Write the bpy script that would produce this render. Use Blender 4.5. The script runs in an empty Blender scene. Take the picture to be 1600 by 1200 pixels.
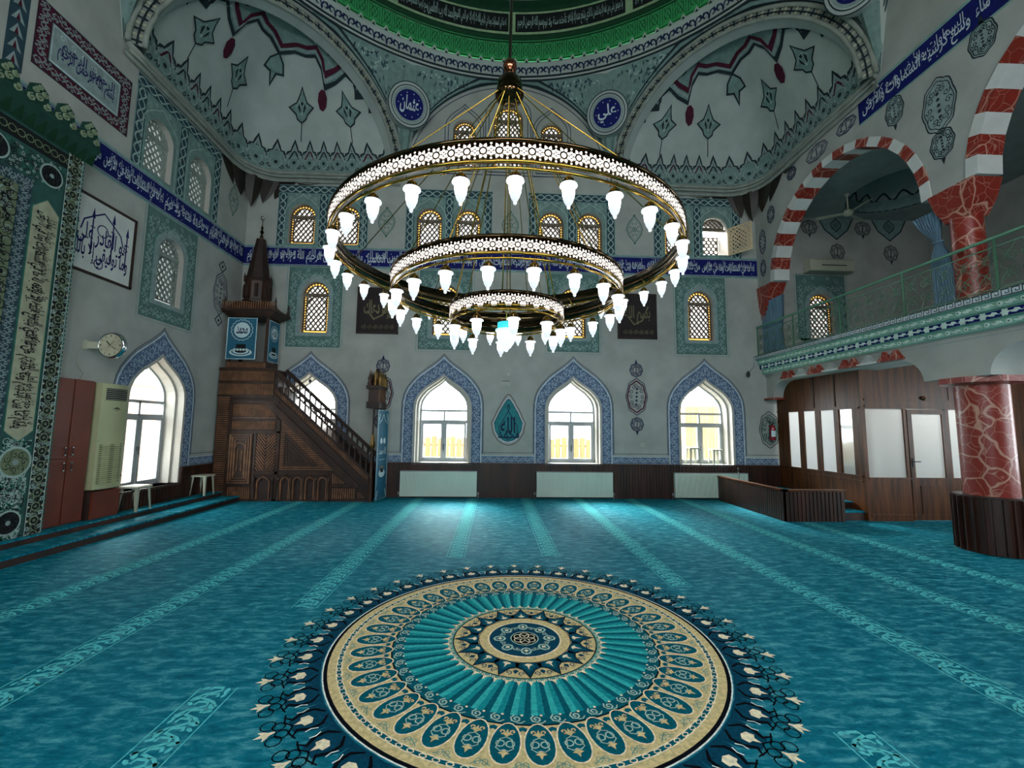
import bpy, math, random
from math import pi, sin, cos, tan, sqrt, atan2, hypot, radians
from mathutils import Vector, Matrix
from mathutils.geometry import tessellate_polygon
random.seed(7)
SC = bpy.context.scene
COL = SC.collection

# ------------------------------------------------------------------ camera
FPX = 680.0
_P, _Y, _R = radians(5.79), radians(2.32), radians(-0.66)
fw = Vector((sin(_Y)*cos(_P), cos(_Y)*cos(_P), sin(_P)))
rx = Vector((cos(_Y), -sin(_Y), 0))
dn = fw.cross(rx)
rr = cos(_R)*rx + sin(_R)*dn
dd = -sin(_R)*rx + cos(_R)*dn
cd = bpy.data.cameras.new('camera'); cam = bpy.data.objects.new('camera', cd); COL.objects.link(cam)
cam.matrix_world = Matrix(((rr.x, -dd.x, -fw.x, 0), (rr.y, -dd.y, -fw.y, 0), (rr.z, -dd.z, -fw.z, 1.6), (0, 0, 0, 1)))
cd.sensor_fit = 'HORIZONTAL'; cd.sensor_width = 36; cd.lens = 36*FPX/1600; cd.clip_start = .05; cd.clip_end = 300
SC.camera = cam
# ------------------------------------------------------------------ colour management and sky
SC.view_settings.view_transform = 'Standard'; SC.view_settings.look = 'None'
SC.view_settings.gamma = 1; SC.view_settings.use_curve_mapping = False
SC.view_settings.exposure = 0.5
SC.cycles.use_denoising = True
SC.cycles.max_bounces = 9; SC.cycles.diffuse_bounces = 5; SC.cycles.glossy_bounces = 4
SC.cycles.transparent_max_bounces = 12; SC.cycles.transmission_bounces = 4
SC.cycles.sample_clamp_indirect = 4
SC.cycles.use_light_tree = True
W = bpy.data.worlds.new('overcast_sky'); SC.world = W; W.use_nodes = True
bg = W.node_tree.nodes['Background']; bg.inputs[0].default_value = (.88, .95, 1, 1); bg.inputs[1].default_value = 10.5
sun = bpy.data.objects.new('sun', bpy.data.lights.new('sun', 'SUN')); COL.objects.link(sun)
sun.data.energy = 28.0; sun.data.angle = radians(36); sun.data.color = (1, .96, .9)
sun.rotation_euler = Vector((-.22, .72, .66)).to_track_quat('Z', 'Y').to_euler()

XL, XR, YB, YF = -6.0, 6.5, 10.25, -2.25
CX, CY, AP = .25, 4.0, 6.25
ZS = 7.7
def portal(x, y, z, sx, sz, d):
    l = bpy.data.lights.new('daylight_portal', 'AREA'); l.shape = 'RECTANGLE'; l.size = sx; l.size_y = sz
    l.cycles.is_portal = True
    o = bpy.data.objects.new('daylight_portal', l); COL.objects.link(o); o.location = (x, y, z)
    o.rotation_euler = Vector(d).to_track_quat('-Z', 'Z').to_euler(); return o
for _x in (-4.3, -1.2, 1.88, 5.08): portal(_x, YB+.5, 1.85, 1.5, 2.3, (0, -1, 0))
portal(XL-.5, 8.02, 1.8, 1.6, 2.6, (1, 0, 0))
for _x in (-4.3, -1.2, 1.88, 5.03, 8.1): portal(_x, YB+.3, 4.5, .8, 1.5, (0, -1, 0))
for _x in (-4.15, -1.15, 1.85, 5.0): portal(_x, YB+.3, 6.5, 1.9, 1.3, (0, -1, 0))
portal(.25, YB+.3, 8.8, 3.2, 1.9, (0, -1, 0))
for _x in (-1.2, 1.88): portal(_x, YF-.5, 1.9, 1.6, 2.4, (0, 1, 0))
for _x in (-3, .25, 3.5): portal(_x, YF-.5, 5.4, 1.9, 2.1, (0, 1, 0))
for _y in (.3, 2.8, 5.4, 9.0): portal(11.2, _y, 1.8, 1.5, 2.2, (-1, 0, 0))
for _y in (.3, 3.7, 7.0): portal(11.2, _y, 4.6, 1.4, 1.9, (-1, 0, 0))

# ------------------------------------------------------------------ materials
def lin(c):
    return tuple((x/12.92 if x <= .04045 else ((x+.055)/1.055)**2.4) for x in c)
def hx(h):
    return lin(tuple(int(h[i:i+2], 16)/255 for i in (0, 2, 4)))
MATS = {}
def mat(name, col, rough=.6, metal=0, var=.12, scale=3.0, bump=0, emit=None, stretch=None, spec=.5, col2=None, coat=0):
    if name in MATS: return MATS[name]
    m = bpy.data.materials.new(name); m.use_nodes = True; nt = m.node_tree; N = nt.nodes; L = nt.links
    p = N['Principled BSDF']; c = hx(col) if isinstance(col, str) else col
    p.inputs['Roughness'].default_value = rough; p.inputs['Metallic'].default_value = metal
    p.inputs['Specular IOR Level'].default_value = spec; p.inputs['Coat Weight'].default_value = coat
    tc = N.new('ShaderNodeTexCoord'); mp = N.new('ShaderNodeMapping'); L.new(tc.outputs['Object'], mp.inputs[0])
    if stretch: mp.inputs['Scale'].default_value = stretch
    nz = N.new('ShaderNodeTexNoise'); nz.inputs['Scale'].default_value = scale; nz.inputs['Detail'].default_value = 5
    L.new(mp.outputs[0], nz.inputs[0])
    rp = N.new('ShaderNodeMix'); rp.data_type = 'RGBA'
    c2 = (hx(col2) if isinstance(col2, str) else col2) if col2 else tuple(x*(1-var*2) for x in c)
    c1 = c if col2 else tuple(min(1, x*(1+var)) for x in c)
    rp.inputs[6].default_value = (*c1, 1); rp.inputs[7].default_value = (*c2, 1)
    mr = N.new('ShaderNodeMapRange'); mr.inputs[1].default_value = .35; mr.inputs[2].default_value = .65
    L.new(nz.outputs[0], mr.inputs[0]); L.new(mr.outputs[0], rp.inputs[0]); L.new(rp.outputs[2], p.inputs['Base Color'])
    if bump:
        b = N.new('ShaderNodeBump'); b.inputs['Strength'].default_value = bump; b.inputs['Distance'].default_value = .02
        n2 = N.new('ShaderNodeTexNoise'); n2.inputs['Scale'].default_value = scale*6; L.new(mp.outputs[0], n2.inputs[0])
        L.new(n2.outputs[0], b.inputs['Height']); L.new(b.outputs[0], p.inputs['Normal'])
    if emit:
        p.inputs['Emission Color'].default_value = (*emit[0], 1); p.inputs['Emission Strength'].default_value = emit[1]
    MATS[name] = m
    return m
def paint(name, col, var=.08): return mat('paint_'+name, col, .75, var=var, scale=9, spec=.25)

wallm = mat('plaster', 'a9aba4', .85, var=.06, scale=2.2, bump=.12, spec=.2)
whitem = mat('white_plaster', 'cfd2cc', .8, var=.04, scale=3, spec=.25)
reveal = mat('window_reveal_plaster', 'b3afa6', .8, var=.03, scale=3, spec=.25)
BLU = paint('band_blue', '0a1560'); NAV = paint('navy', '1d2a4c'); TEA = paint('panel_green', '5a7b76'); TEA2 = paint('panel_pale_green', '7fa39c')
SLB = paint('slate_blue', '627590'); WHT = paint('white_line', 'c9d6da'); INK = paint('dark_line', '222d33'); RED = paint('crimson', '4e0f26')
TUR = paint('turquoise', '2e8287'); GRY = paint('grey_field', '8f9f9e'); ORN = paint('pale_ornament', '9fb6b0'); NVR = paint('ink_blue', '1a1a5a')
GRN = paint('dome_green_glow', '3f9d62'); GRD = paint('dome_dark_green', '123a24'); CRM = paint('cream', 'b9b79c'); OLV = paint('olive', '6d7a5e')
LGR = paint('line_green', '2f6a5c'); BLK = paint('black', '15181a')
wood = mat('dark_wood', '3a1d12', .45, var=.3, scale=5, stretch=(1, 1, .15), bump=.15, coat=.15)
wood2 = mat('walnut', '573013', .4, var=.3, scale=4, stretch=(4, 4, .3), spec=.3)
woodm = mat('minbar_wood', '3a2114', .5, var=.25, scale=7, stretch=(1, 1, .4), bump=.1)
woodr = mat('minbar_rib_wood', '7d553a', .5, var=.2, scale=7)
woodd = mat('minbar_dark_wood', '2c1810', .6, var=.2, scale=7)  # darkest wood tone, for backing panels, rails, spire and small frames
cabm = mat('cabinet_laminate', '6c2f1f', .4, var=.1, scale=3)
alu = mat('white_frame', '9ea3a5', .4, var=.03)
rad = mat('radiator_enamel', 'cfdccf', .35, var=.03)
gold = mat('gold', 'b08d3c', .18, metal=1, var=.05)
bronze = mat('dark_bronze', '57432c', .12, metal=1, var=.05)
plast = mat('ivory_plastic', 'b9b9a4', .4, var=.03)
cream = mat('cream_plastic', 'b3b48c', .4, var=.04)
grill = mat('black_grille', '15181a', .5)
chrome = mat('chrome', 'd8dade', .12, metal=1, var=.02)
greenm = mat('green_iron', '4b7a60', .45, var=.08)
mingrn = paint('frieze_green', '86b3a1'); frw = paint('frieze_relief_white', 'cfe0d6')
tealc = mat('curtain_cloth', '6b8a9e', .8, var=.15, scale=6, stretch=(8, 8, .5))
bann = mat('banner_cloth', '175f78', .6, var=.05); bannw = mat('banner_print_white', 'c8dcdf', .6, var=.03)
marw = mat('grey_marble', 'aab0ad', .3, var=.1, scale=6)
clay = mat('ceiling_plaster', '9aa5a0', .85, var=.06)  # slightly darker plaster for the gallery ceiling and its small domes

def marble(name, base, vein):
    m = bpy.data.materials.new(name); m.use_nodes = True; N = m.node_tree.nodes; L = m.node_tree.links; p = N['Principled BSDF']
    tc = N.new('ShaderNodeTexCoord')
    nz = N.new('ShaderNodeTexNoise'); nz.inputs['Scale'].default_value = 2.5; L.new(tc.outputs['Object'], nz.inputs[0])
    mx = N.new('ShaderNodeMix'); mx.data_type = 'VECTOR'; mx.inputs[0].default_value = .22
    L.new(tc.outputs['Object'], mx.inputs[4]); L.new(nz.outputs['Color'], mx.inputs[5])
    prev = None
    for sc, w in ((3.2, .035), (8.5, .03)):
        vo = N.new('ShaderNodeTexVoronoi'); vo.feature = 'DISTANCE_TO_EDGE'; vo.inputs['Scale'].default_value = sc
        L.new(mx.outputs[1], vo.inputs[0])
        mr = N.new('ShaderNodeMapRange'); mr.inputs[1].default_value = w*.35; mr.inputs[2].default_value = w
        mr.inputs[3].default_value = 1 if sc < 5 else .6; mr.inputs[4].default_value = 0
        L.new(vo.outputs['Distance'], mr.inputs[0])
        if prev is None: prev = mr.outputs[0]
        else:
            a = N.new('ShaderNodeMath'); a.operation = 'MAXIMUM'; L.new(prev, a.inputs[0]); L.new(mr.outputs[0], a.inputs[1]); prev = a.outputs[0]
    c = N.new('ShaderNodeMix'); c.data_type = 'RGBA'; c.inputs[6].default_value = (*hx(base), 1); c.inputs[7].default_value = (*hx(vein), 1)
    L.new(prev, c.inputs[0]); L.new(c.outputs[2], p.inputs['Base Color']); p.inputs['Roughness'].default_value = .35
    return m
redm = marble('red_veined_marble', '8a2a1e', 'bf8f7c')

def carpet(name, dark, light, mid):
    m = bpy.data.materials.new(name); m.use_nodes = True; N = m.node_tree.nodes; L = m.node_tree.links; p = N['Principled BSDF']
    tc = N.new('ShaderNodeTexCoord'); mp = N.new('ShaderNodeMapping'); mp.inputs['Scale'].default_value = (1.3, 3.4, 1)
    L.new(tc.outputs['Object'], mp.inputs[0])
    n1 = N.new('ShaderNodeTexNoise'); n1.inputs['Scale'].default_value = 4.6; n1.inputs['Detail'].default_value = 9; n1.inputs['Roughness'].default_value = .72
    n1.inputs['Distortion'].default_value = .35
    L.new(mp.outputs[0], n1.inputs[0])
    n2 = N.new('ShaderNodeTexNoise'); n2.inputs['Scale'].default_value = 190; n2.inputs['Detail'].default_value = 2; L.new(tc.outputs['Object'], n2.inputs[0])
    r = N.new('ShaderNodeValToRGB'); e = r.color_ramp.elements
    e[0].position = .3; e[0].color = (*hx(dark), 1); e[1].position = .74; e[1].color = (*hx(light), 1)
    x = e.new(.5); x.color = (*hx(mid), 1)
    L.new(n1.outputs[0], r.inputs[0])
    mx = N.new('ShaderNodeMix'); mx.data_type = 'RGBA'; mx.blend_type = 'MULTIPLY'; mx.inputs[0].default_value = .3
    L.new(r.outputs[0], mx.inputs[6]); L.new(n2.outputs[0], mx.inputs[7])
    g = N.new('ShaderNodeGamma'); L.new(mx.outputs[2], g.inputs[0]); g.inputs[1].default_value = 1
    L.new(g.outputs[0], p.inputs['Base Color']); p.inputs['Roughness'].default_value = .6
    p.inputs['Specular IOR Level'].default_value = .03; p.inputs['Specular Tint'].default_value = (.05, .75, .85, 1)
    b = N.new('ShaderNodeBump'); b.inputs['Strength'].default_value = .5; b.inputs['Distance'].default_value = .006
    L.new(n2.outputs[0], b.inputs['Height']); L.new(b.outputs[0], p.inputs['Normal'])
    return m
carp = carpet('teal_carpet', '00536a', '6cc2ca', '0f7c90')
CP = {k: mat('carpet_'+k, v, .95, var=.12, scale=40, spec=.03) for k, v in dict(tan='d6c18c', cream='efe3c0', black='0a0f16', navy='0a4258', teal='178c92', teal2='35aeac', deep='075a68', pale='a9c9ba', ornament='5cc6ca', white='e8f2ea', mid='5c988f').items()}

def glassy(name, col, tr=.6, kind='clear', rough=.1):
    m = bpy.data.materials.new(name); m.use_nodes = True; N = m.node_tree.nodes; L = m.node_tree.links
    N.remove(N['Principled BSDF']); out = N['Material Output']
    t = N.new('ShaderNodeBsdfTransparent'); t.inputs[0].default_value = (*col, 1)
    b = N.new('ShaderNodeBsdfGlossy' if kind == 'clear' else 'ShaderNodeBsdfTranslucent')
    b.inputs[0].default_value = (1, 1, 1, 1) if kind == 'clear' else (*col, 1)
    if kind == 'clear': b.inputs['Roughness'].default_value = rough
    mx = N.new('ShaderNodeMixShader'); mx.inputs[0].default_value = 1-tr
    L.new(t.outputs[0], mx.inputs[1]); L.new(b.outputs[0], mx.inputs[2]); L.new(mx.outputs[0], out.inputs[0])
    return m
pane_clear = glassy('clear_glass', (.96, .98, .97), .93)
pane_milk = glassy('milky_glass', (.085, .08, .075), .6, 'milk')
pane_amber = glassy('amber_glass', (.12, .062, .012), .5, 'milk')
pane_frost = glassy('frosted_glass', (.86, .88, .87), .1, 'milk')
pane_dim = glassy('dim_milky_glass', (.04, .042, .04), .6, 'milk')  # darkened copy of the milky glass so the left windows look unlit

# ------------------------------------------------------------------ mesh builder
class MB:
    def __init__(s): s.v = []; s.f = []; s.m = []; s.sm = []; s.mats = []
    def add(s, vs, fs, m, smooth=False):
        if m not in s.mats: s.mats.append(m)
        k = s.mats.index(m); o = len(s.v); s.v.extend(tuple(v) for v in vs)
        for f in fs: s.f.append([o+i for i in f]); s.m.append(k); s.sm.append(smooth)
    def build(s, name, parent=None, kind=None, label=None, cat=None, group=None, loc=None, rot=None):
        me = bpy.data.meshes.new(name); me.from_pydata(s.v, [], s.f)
        for m in s.mats: me.materials.append(m)
        me.polygons.foreach_set('material_index', s.m); me.polygons.foreach_set('use_smooth', s.sm); me.update()
        o = bpy.data.objects.new(name, me); COL.objects.link(o)
        if parent is not None: o.parent = parent
        if loc: o.location = loc
        if rot: o.rotation_euler = rot
        tag(o, label, cat, group, kind); return o
def tag(o, label=None, cat=None, group=None, kind=None):
    if label: o['label'] = label
    if cat: o['category'] = cat
    if group: o['group'] = group
    if kind: o['kind'] = kind
    return o
def thing(name, label, cat, loc=(0, 0, 0), rz=0, group=None):
    o = bpy.data.objects.new(name, None); COL.objects.link(o); o.location = loc; o.rotation_euler = (0, 0, rz); o.empty_display_size = .1
    return tag(o, label, cat, group)
def dup(o, parent=None, loc=None, rz=None, label=None):
    c = o.copy(); COL.objects.link(c)
    if parent is not None: c.parent = parent
    if loc is not None: c.location = loc
    if rz is not None: c.rotation_euler = (0, 0, rz)
    if label: c['label'] = label
    for ch in list(o.children): dup(ch, c)
    return c

def box(b, x0, x1, y0, y1, z0, z1, m, T=None):
    v = [(x, y, z) for x in (x0, x1) for y in (y0, y1) for z in (z0, z1)]
    if T: v = [T(*p) for p in v]
    b.add(v, [(0, 1, 3, 2), (4, 6, 7, 5), (0, 4, 5, 1), (2, 3, 7, 6), (0, 2, 6, 4), (1, 5, 7, 3)], m)
def lathe(b, prof, n, m, c=(0, 0, 0), smooth=True, T=None, a0=0, a1=2*pi):
    full = abs(a1-a0-2*pi) < 1e-6; k = n if full else n+1; vs = []
    for r, z in prof:
        for i in range(k):
            a = a0+(a1-a0)*i/n; p = (c[0]+r*cos(a), c[1]+r*sin(a), c[2]+z); vs.append(T(*p) if T else p)
    fs = []
    for j in range(len(prof)-1):
        for i in range(n):
            i2 = (i+1) % k
            fs.append((j*k+i, j*k+i2, (j+1)*k+i2, (j+1)*k+i))
    b.add(vs, fs, m, smooth)
def tube(b, pts, r, m, n=6, closed=False, smooth=True, caps=True):
    P = [Vector(p) for p in pts]; N = len(P); vs = []; fs = []
    up = Vector((0, 0, 1)); rad_ = r if isinstance(r, (list, tuple)) else [r]*N
    for i in range(N):
        a = P[(i-1) % N] if (closed or i > 0) else P[i]; c = P[(i+1) % N] if (closed or i < N-1) else P[i]
        t = (c-a).normalized(); u = up if abs(t.dot(up)) < .95 else Vector((1, 0, 0))
        x = t.cross(u).normalized(); y = x.cross(t)
        for k in range(n): q = 2*pi*k/n+pi/4; vs.append(P[i]+rad_[i]*(cos(q)*x+sin(q)*y))
    for i in range(N if closed else N-1):
        j = (i+1) % N
        for k in range(n): fs.append((i*n+k, i*n+(k+1) % n, j*n+(k+1) % n, j*n+k))
    if not closed and caps: fs.append(tuple(range(n))); fs.append(tuple((N-1)*n+k for k in range(n)))
    b.add(vs, fs, m, smooth)
def bar(b, p, q, w, h, m, up=(0, 0, 1)):
    p = Vector(p); q = Vector(q); t = (q-p).normalized(); x = t.cross(Vector(up)).normalized()*(w/2); y = x.cross(t).normalized()*(h/2)
    vs = [e+sx*x+sy*y for e in (p, q) for sx in (-1, 1) for sy in (-1, 1)]
    b.add(vs, [(0, 1, 3, 2), (4, 6, 7, 5), (0, 4, 5, 1), (2, 3, 7, 6), (0, 2, 6, 4), (1, 5, 7, 3)], m)

# maps from painting coordinates (u along, v up, h out of the surface) to the room
def BW(u, v, h=0): return (u, YB-h, v)
def LW(u, v, h=0): return (XL+h, u, v)
def RWm(u, v, h=0): return (XR-h, u, v)
def FLm(u, v, h=0): return (u, v, h)
def tess(polys):
    return tessellate_polygon([[Vector((p[0], p[1], 0)) for p in q] for q in polys])
def fill(b, poly, m, M, h, holes=()):
    pl = [list(poly)]+[list(q) for q in holes]; tr = tess(pl); flat = [p for q in pl for p in q]
    b.add([M(p[0], p[1], h) for p in flat], [tuple(t) for t in tr], m)
def prism(b, poly, h0, h1, m, M=FLm, holes=(), side=None):
    pl = [list(poly)]+[list(q) for q in holes]; tr = [tuple(t) for t in tess(pl)]; flat = [p for q in pl for p in q]
    for h in (h0, h1): b.add([M(p[0], p[1], h) for p in flat], tr, m)
    for q in pl:
        n = len(q); b.add([M(p[0], p[1], h0) for p in q]+[M(p[0], p[1], h1) for p in q], [(i, (i+1) % n, n+(i+1) % n, n+i) for i in range(n)], side or m)
def offs(pts, w, closed):
    n = len(pts); L = []; R = []
    for i in range(n):
        a = pts[(i-1) % n] if (closed or i > 0) else pts[i]; c = pts[(i+1) % n] if (closed or i < n-1) else pts[i]
        dx, dy = c[0]-a[0], c[1]-a[1]; l = hypot(dx, dy) or 1e-9; nx, ny = -dy/l, dx/l; p = pts[i]
        ww = w[i] if isinstance(w, (list, tuple)) else w
        k = 1.0
        if (closed or 0 < i < n-1):
            e = (p[0]-a[0], p[1]-a[1]); le = hypot(*e) or 1e-9; cs = abs((-e[1]*nx+e[0]*ny)/le) if False else abs((e[0]*dx+e[1]*dy)/(le*l)); k = min(1.8, 1/max(cs, .3))
        L.append((p[0]+nx*ww/2*k, p[1]+ny*ww/2*k)); R.append((p[0]-nx*ww/2*k, p[1]-ny*ww/2*k))
    return L, R
def stroke(b, pts, w, m, M, h, closed=False):
    L, R = offs(pts, w, closed); n = len(pts); k = n if closed else n-1
    b.add([M(x, y, h) for x, y in L]+[M(x, y, h) for x, y in R], [(i, (i+1) % n, n+(i+1) % n, n+i) for i in range(k)], m)
def bead(b, pts, w, m, M, h0, h1, closed=False):     # a raised bar with real thickness along a path
    L, R = offs(pts, w, closed); n = len(pts); k = n if closed else n-1
    V = [M(x, y, h) for h in (h0, h1) for q in (L, R) for x, y in q]; F = []
    for i in range(k):
        j = (i+1) % n
        F += [(2*n+i, 2*n+j, 3*n+j, 3*n+i), (i, j, 2*n+j, 2*n+i), (n+i, n+j, 3*n+j, 3*n+i), (i, j, n+j, n+i)]
    b.add(V, F, m)
def disc(b, u, v, r, m, M, h, n=10, rv=None, rot=0):
    rv = rv or r; P = [(r*cos(2*pi*i/n), rv*sin(2*pi*i/n)) for i in range(n)]
    b.add([M(u+x*cos(rot)-y*sin(rot), v+x*sin(rot)+y*cos(rot), h) for x, y in P], [tuple(range(n))], m)
def circ(u, v, r, n=24, rv=None, a0=0, a1=2*pi, rot=0):
    rv = rv or r; k = n if abs(a1-a0-2*pi) < 1e-6 else n+1; o = []
    for i in range(k):
        a = a0+(a1-a0)*i/n; x, y = r*cos(a), rv*sin(a); o.append((u+x*cos(rot)-y*sin(rot), v+x*sin(rot)+y*cos(rot)))
    return o
def spiral(u, v, r, a0, turns, sgn=1, n=12):
    return [(u+r*(1-.85*i/n)*cos(a0+sgn*2*pi*turns*i/n), v+r*(1-.85*i/n)*sin(a0+sgn*2*pi*turns*i/n)) for i in range(n+1)]
def ogee(cx, z0, hw, zs, za, n=14, flare=.18):
    """half outline (right side first, bottom to apex, then left side down) of an ogee arch"""
    R = [(cx+hw, z0), (cx+hw, (z0+zs)/2), (cx+hw, zs)]; H = za-zs
    for i in range(1, n+1):
        t = i/n; x = hw*cos(t*pi/2*.62)/1.0; tt = t
        # convex lower two thirds then concave to the tip
        q = t*1.0
        xx = hw*((1-q)**.55 if q < .62 else 0)
        if q < .62: xx = hw*sqrt(max(0, 1-(q/.86)**2)); 
        else:
            x0 = hw*sqrt(1-(.62/.86)**2); s = (q-.62)/.38; xx = x0*(1-s)**1.25
        R.append((cx+xx, zs+H*q))
    return R+[(2*cx-x, z) for x, z in reversed(R[:-1])]
class Strip:
    def __init__(s, A, B):
        s.A, s.B = A, B; s.L = [0]
        for i in range(1, len(A)):
            m0 = ((A[i-1][0]+B[i-1][0])/2, (A[i-1][1]+B[i-1][1])/2); m1 = ((A[i][0]+B[i][0])/2, (A[i][1]+B[i][1])/2)
            s.L.append(s.L[-1]+max(1e-6, hypot(m1[0]-m0[0], m1[1]-m0[1])))
        s.len = s.L[-1]
    def __call__(s, d, n):
        d = max(0, min(s.len, d)); i = 0
        while i < len(s.L)-2 and s.L[i+1] < d: i += 1
        t = (d-s.L[i])/(s.L[i+1]-s.L[i]); a = [s.A[i][k]+(s.A[i+1][k]-s.A[i][k])*t for k in (0, 1)]; c = [s.B[i][k]+(s.B[i+1][k]-s.B[i][k])*t for k in (0, 1)]
        return (a[0]+(c[0]-a[0])*n, a[1]+(c[1]-a[1])*n)
def straight(u0, v0, u1, v1, w):
    dx, dy = u1-u0, v1-v0; l = hypot(dx, dy); nx, ny = -dy/l*w, dx/l*w; k = max(2, int(l/.25)+1)
    A = [(u0+dx*i/k, v0+dy*i/k) for i in range(k+1)]; return Strip(A, [(x+nx, y+ny) for x, y in A])
def vine(b, S, M, h, wid, line=None, dot=None, leaf=None, pitch=None, lw=.012, fieldm=None, dense=True):
    line = line or WHT; dot = dot or INK; pitch = pitch or wid*1.5
    if fieldm: fs(b, S, M, h-.0015, fieldm)
    k = max(1, round(S.len/pitch)); p = S.len/k; q = 2 if p < .12 else 3 if p < .3 else 5
    def st(f, w, m, n=None): stroke(b, [S(d, y) for d, y in f], w, m, M, h)
    N = k*2*q
    st([(S.len*i/N, .5+.27*sin(2*pi*k*i/N)) for i in range(N+1)], lw, line)
    if dense: st([(S.len*i/N, .5-.27*sin(2*pi*k*i/N)) for i in range(N+1)], lw*.8, line)
    for i in range(k*2):
        d = (i+.5)*p/2; sg = 1 if i % 2 else -1; r = p*.2
        c = S(d, .5+sg*.2); t = S(min(S.len, d+.01), .5+sg*.2); ang = atan2(t[1]-c[1], t[0]-c[0])
        stroke(b, spiral(c[0], c[1], min(r, wid*.2), ang+pi/2*sg, 1.1, sg, 8), lw*.8, line, M, h)
        c2 = S(d, .5-sg*.28); disc(b, c2[0], c2[1], wid*.075, dot, M, h+.001, 5, rot=ang)
        c4 = S(d+p*.25, .5+sg*.38); stroke(b, spiral(c4[0], c4[1], min(r*.7, wid*.13), ang-pi/2*sg, 1.0, -sg, 6), lw*.75, line, M, h)
        if leaf or dense:
            for e in (-.25, .25):
                c3 = S(d+e*p*.5, .5-sg*.1+.12*sg*(1 if e > 0 else -1)); disc(b, c3[0], c3[1], wid*.1, leaf or line, M, h, 5, wid*.035, ang+e*4)
def fs(b, S, M, h, m):
    n = max(len(S.A), 2); b.add([M(x, y, h) for x, y in S.A]+[M(x, y, h) for x, y in S.B], [(i, i+1, n+i+1, n+i) for i in range(n-1)], m)
def rect(u0, u1, v0, v1): return [(u0, v0), (u1, v0), (u1, v1), (u0, v1)]
def frame_strip(b, u0, u1, v0, v1, w, M, h, **k):      # border inside a rectangle
    for a in ((u0, v0, u1, v0), (u1, v0, u1, v1), (u1, v1, u0, v1), (u0, v1, u0, v0)):
        dx, dy = a[2]-a[0], a[3]-a[1]; l = hypot(dx, dy); e = w/l
        S = straight(a[0], a[1], a[2]-dx*e, a[3]-dy*e, w); vine(b, S, M, h, w, **k)
def ribs(b, poly, ang, sp, w, m, M, h0, h1, inset=0):
    ca, sa = cos(ang), sin(ang); Q = [(x*ca+y*sa, -x*sa+y*ca) for x, y in poly]; y0 = min(q[1] for q in Q); y1 = max(q[1] for q in Q)
    n = int((y1-y0)/sp); o = (y1-y0-n*sp)/2
    for i in range(n+1):
        y = y0+o+i*sp
        if y <= y0+1e-4 or y >= y1-1e-4: continue
        X = []
        for j in range(len(Q)):
            a, c = Q[j], Q[(j+1) % len(Q)]
            if (a[1]-y)*(c[1]-y) < 0: X.append(a[0]+(c[0]-a[0])*(y-a[1])/(c[1]-a[1]))
        X.sort()
        for j in range(0, len(X)-1, 2):
            if X[j+1]-X[j] > w*2+2*inset:
                P = [(X[j]+inset, y), (X[j+1]-inset, y)]; bead(b, [(x*ca-yy*sa, x*sa+yy*ca) for x, yy in P], w, m, M, h0, h1)

# ------------------------------------------------------------------ Arabic lettering
_AR = {'ا': 'FE8D FE8E - -', 'أ': 'FE83 FE84 - -', 'إ': 'FE87 FE88 - -', 'آ': 'FE81 FE82 - -', 'ب': 'FE8F FE90 FE91 FE92', 'ت': 'FE95 FE96 FE97 FE98', 'ث': 'FE99 FE9A FE9B FE9C',
 'ج': 'FE9D FE9E FE9F FEA0', 'ح': 'FEA1 FEA2 FEA3 FEA4', 'خ': 'FEA5 FEA6 FEA7 FEA8', 'د': 'FEA9 FEAA - -', 'ذ': 'FEAB FEAC - -', 'ر': 'FEAD FEAE - -', 'ز': 'FEAF FEB0 - -',
 'س': 'FEB1 FEB2 FEB3 FEB4', 'ش': 'FEB5 FEB6 FEB7 FEB8', 'ص': 'FEB9 FEBA FEBB FEBC', 'ض': 'FEBD FEBE FEBF FEC0', 'ط': 'FEC1 FEC2 FEC3 FEC4', 'ظ': 'FEC5 FEC6 FEC7 FEC8',
 'ع': 'FEC9 FECA FECB FECC', 'غ': 'FECD FECE FECF FED0', 'ف': 'FED1 FED2 FED3 FED4', 'ق': 'FED5 FED6 FED7 FED8', 'ك': 'FED9 FEDA FEDB FEDC', 'ل': 'FEDD FEDE FEDF FEE0',
 'م': 'FEE1 FEE2 FEE3 FEE4', 'ن': 'FEE5 FEE6 FEE7 FEE8', 'ه': 'FEE9 FEEA FEEB FEEC', 'و': 'FEED FEEE - -', 'ي': 'FEF1 FEF2 FEF3 FEF4', 'ى': 'FEEF FEF0 - -', 'ة': 'FE93 FE94 - -',
 'ئ': 'FE89 FE8A FE8B FE8C', 'ؤ': 'FE85 FE86 - -', 'ء': 'FE80 - - -'}
_AR = {k: [None if x == '-' else chr(int(x, 16)) for x in v.split()] for k, v in _AR.items()}
_LA = {'ا': ('\uFEFB', '\uFEFC'), 'أ': ('\uFEF7', '\uFEF8'), 'إ': ('\uFEF9', '\uFEFA'), 'آ': ('\uFEF5', '\uFEF6')}
def shape(s):
    out = []; i = 0
    while i < len(s):
        c = s[i]
        if c not in _AR: out.append(c); i += 1; continue
        prev = i > 0 and s[i-1] in _AR and _AR[s[i-1]][2] is not None
        if c == 'ل' and i+1 < len(s) and s[i+1] in _LA: out.append(_LA[s[i+1]][1 if prev else 0]); i += 2; continue
        nxt = i+1 < len(s) and s[i+1] in _AR and _AR[c][2] is not None and s[i+1] != 'ء'
        f = _AR[c]; g = f[3] if prev and nxt else f[1] if prev and f[1] else f[2] if nxt else f[0]
        out.append(g or f[0]); i += 1
    return ''.join(reversed(out))
_TC = {}
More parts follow.
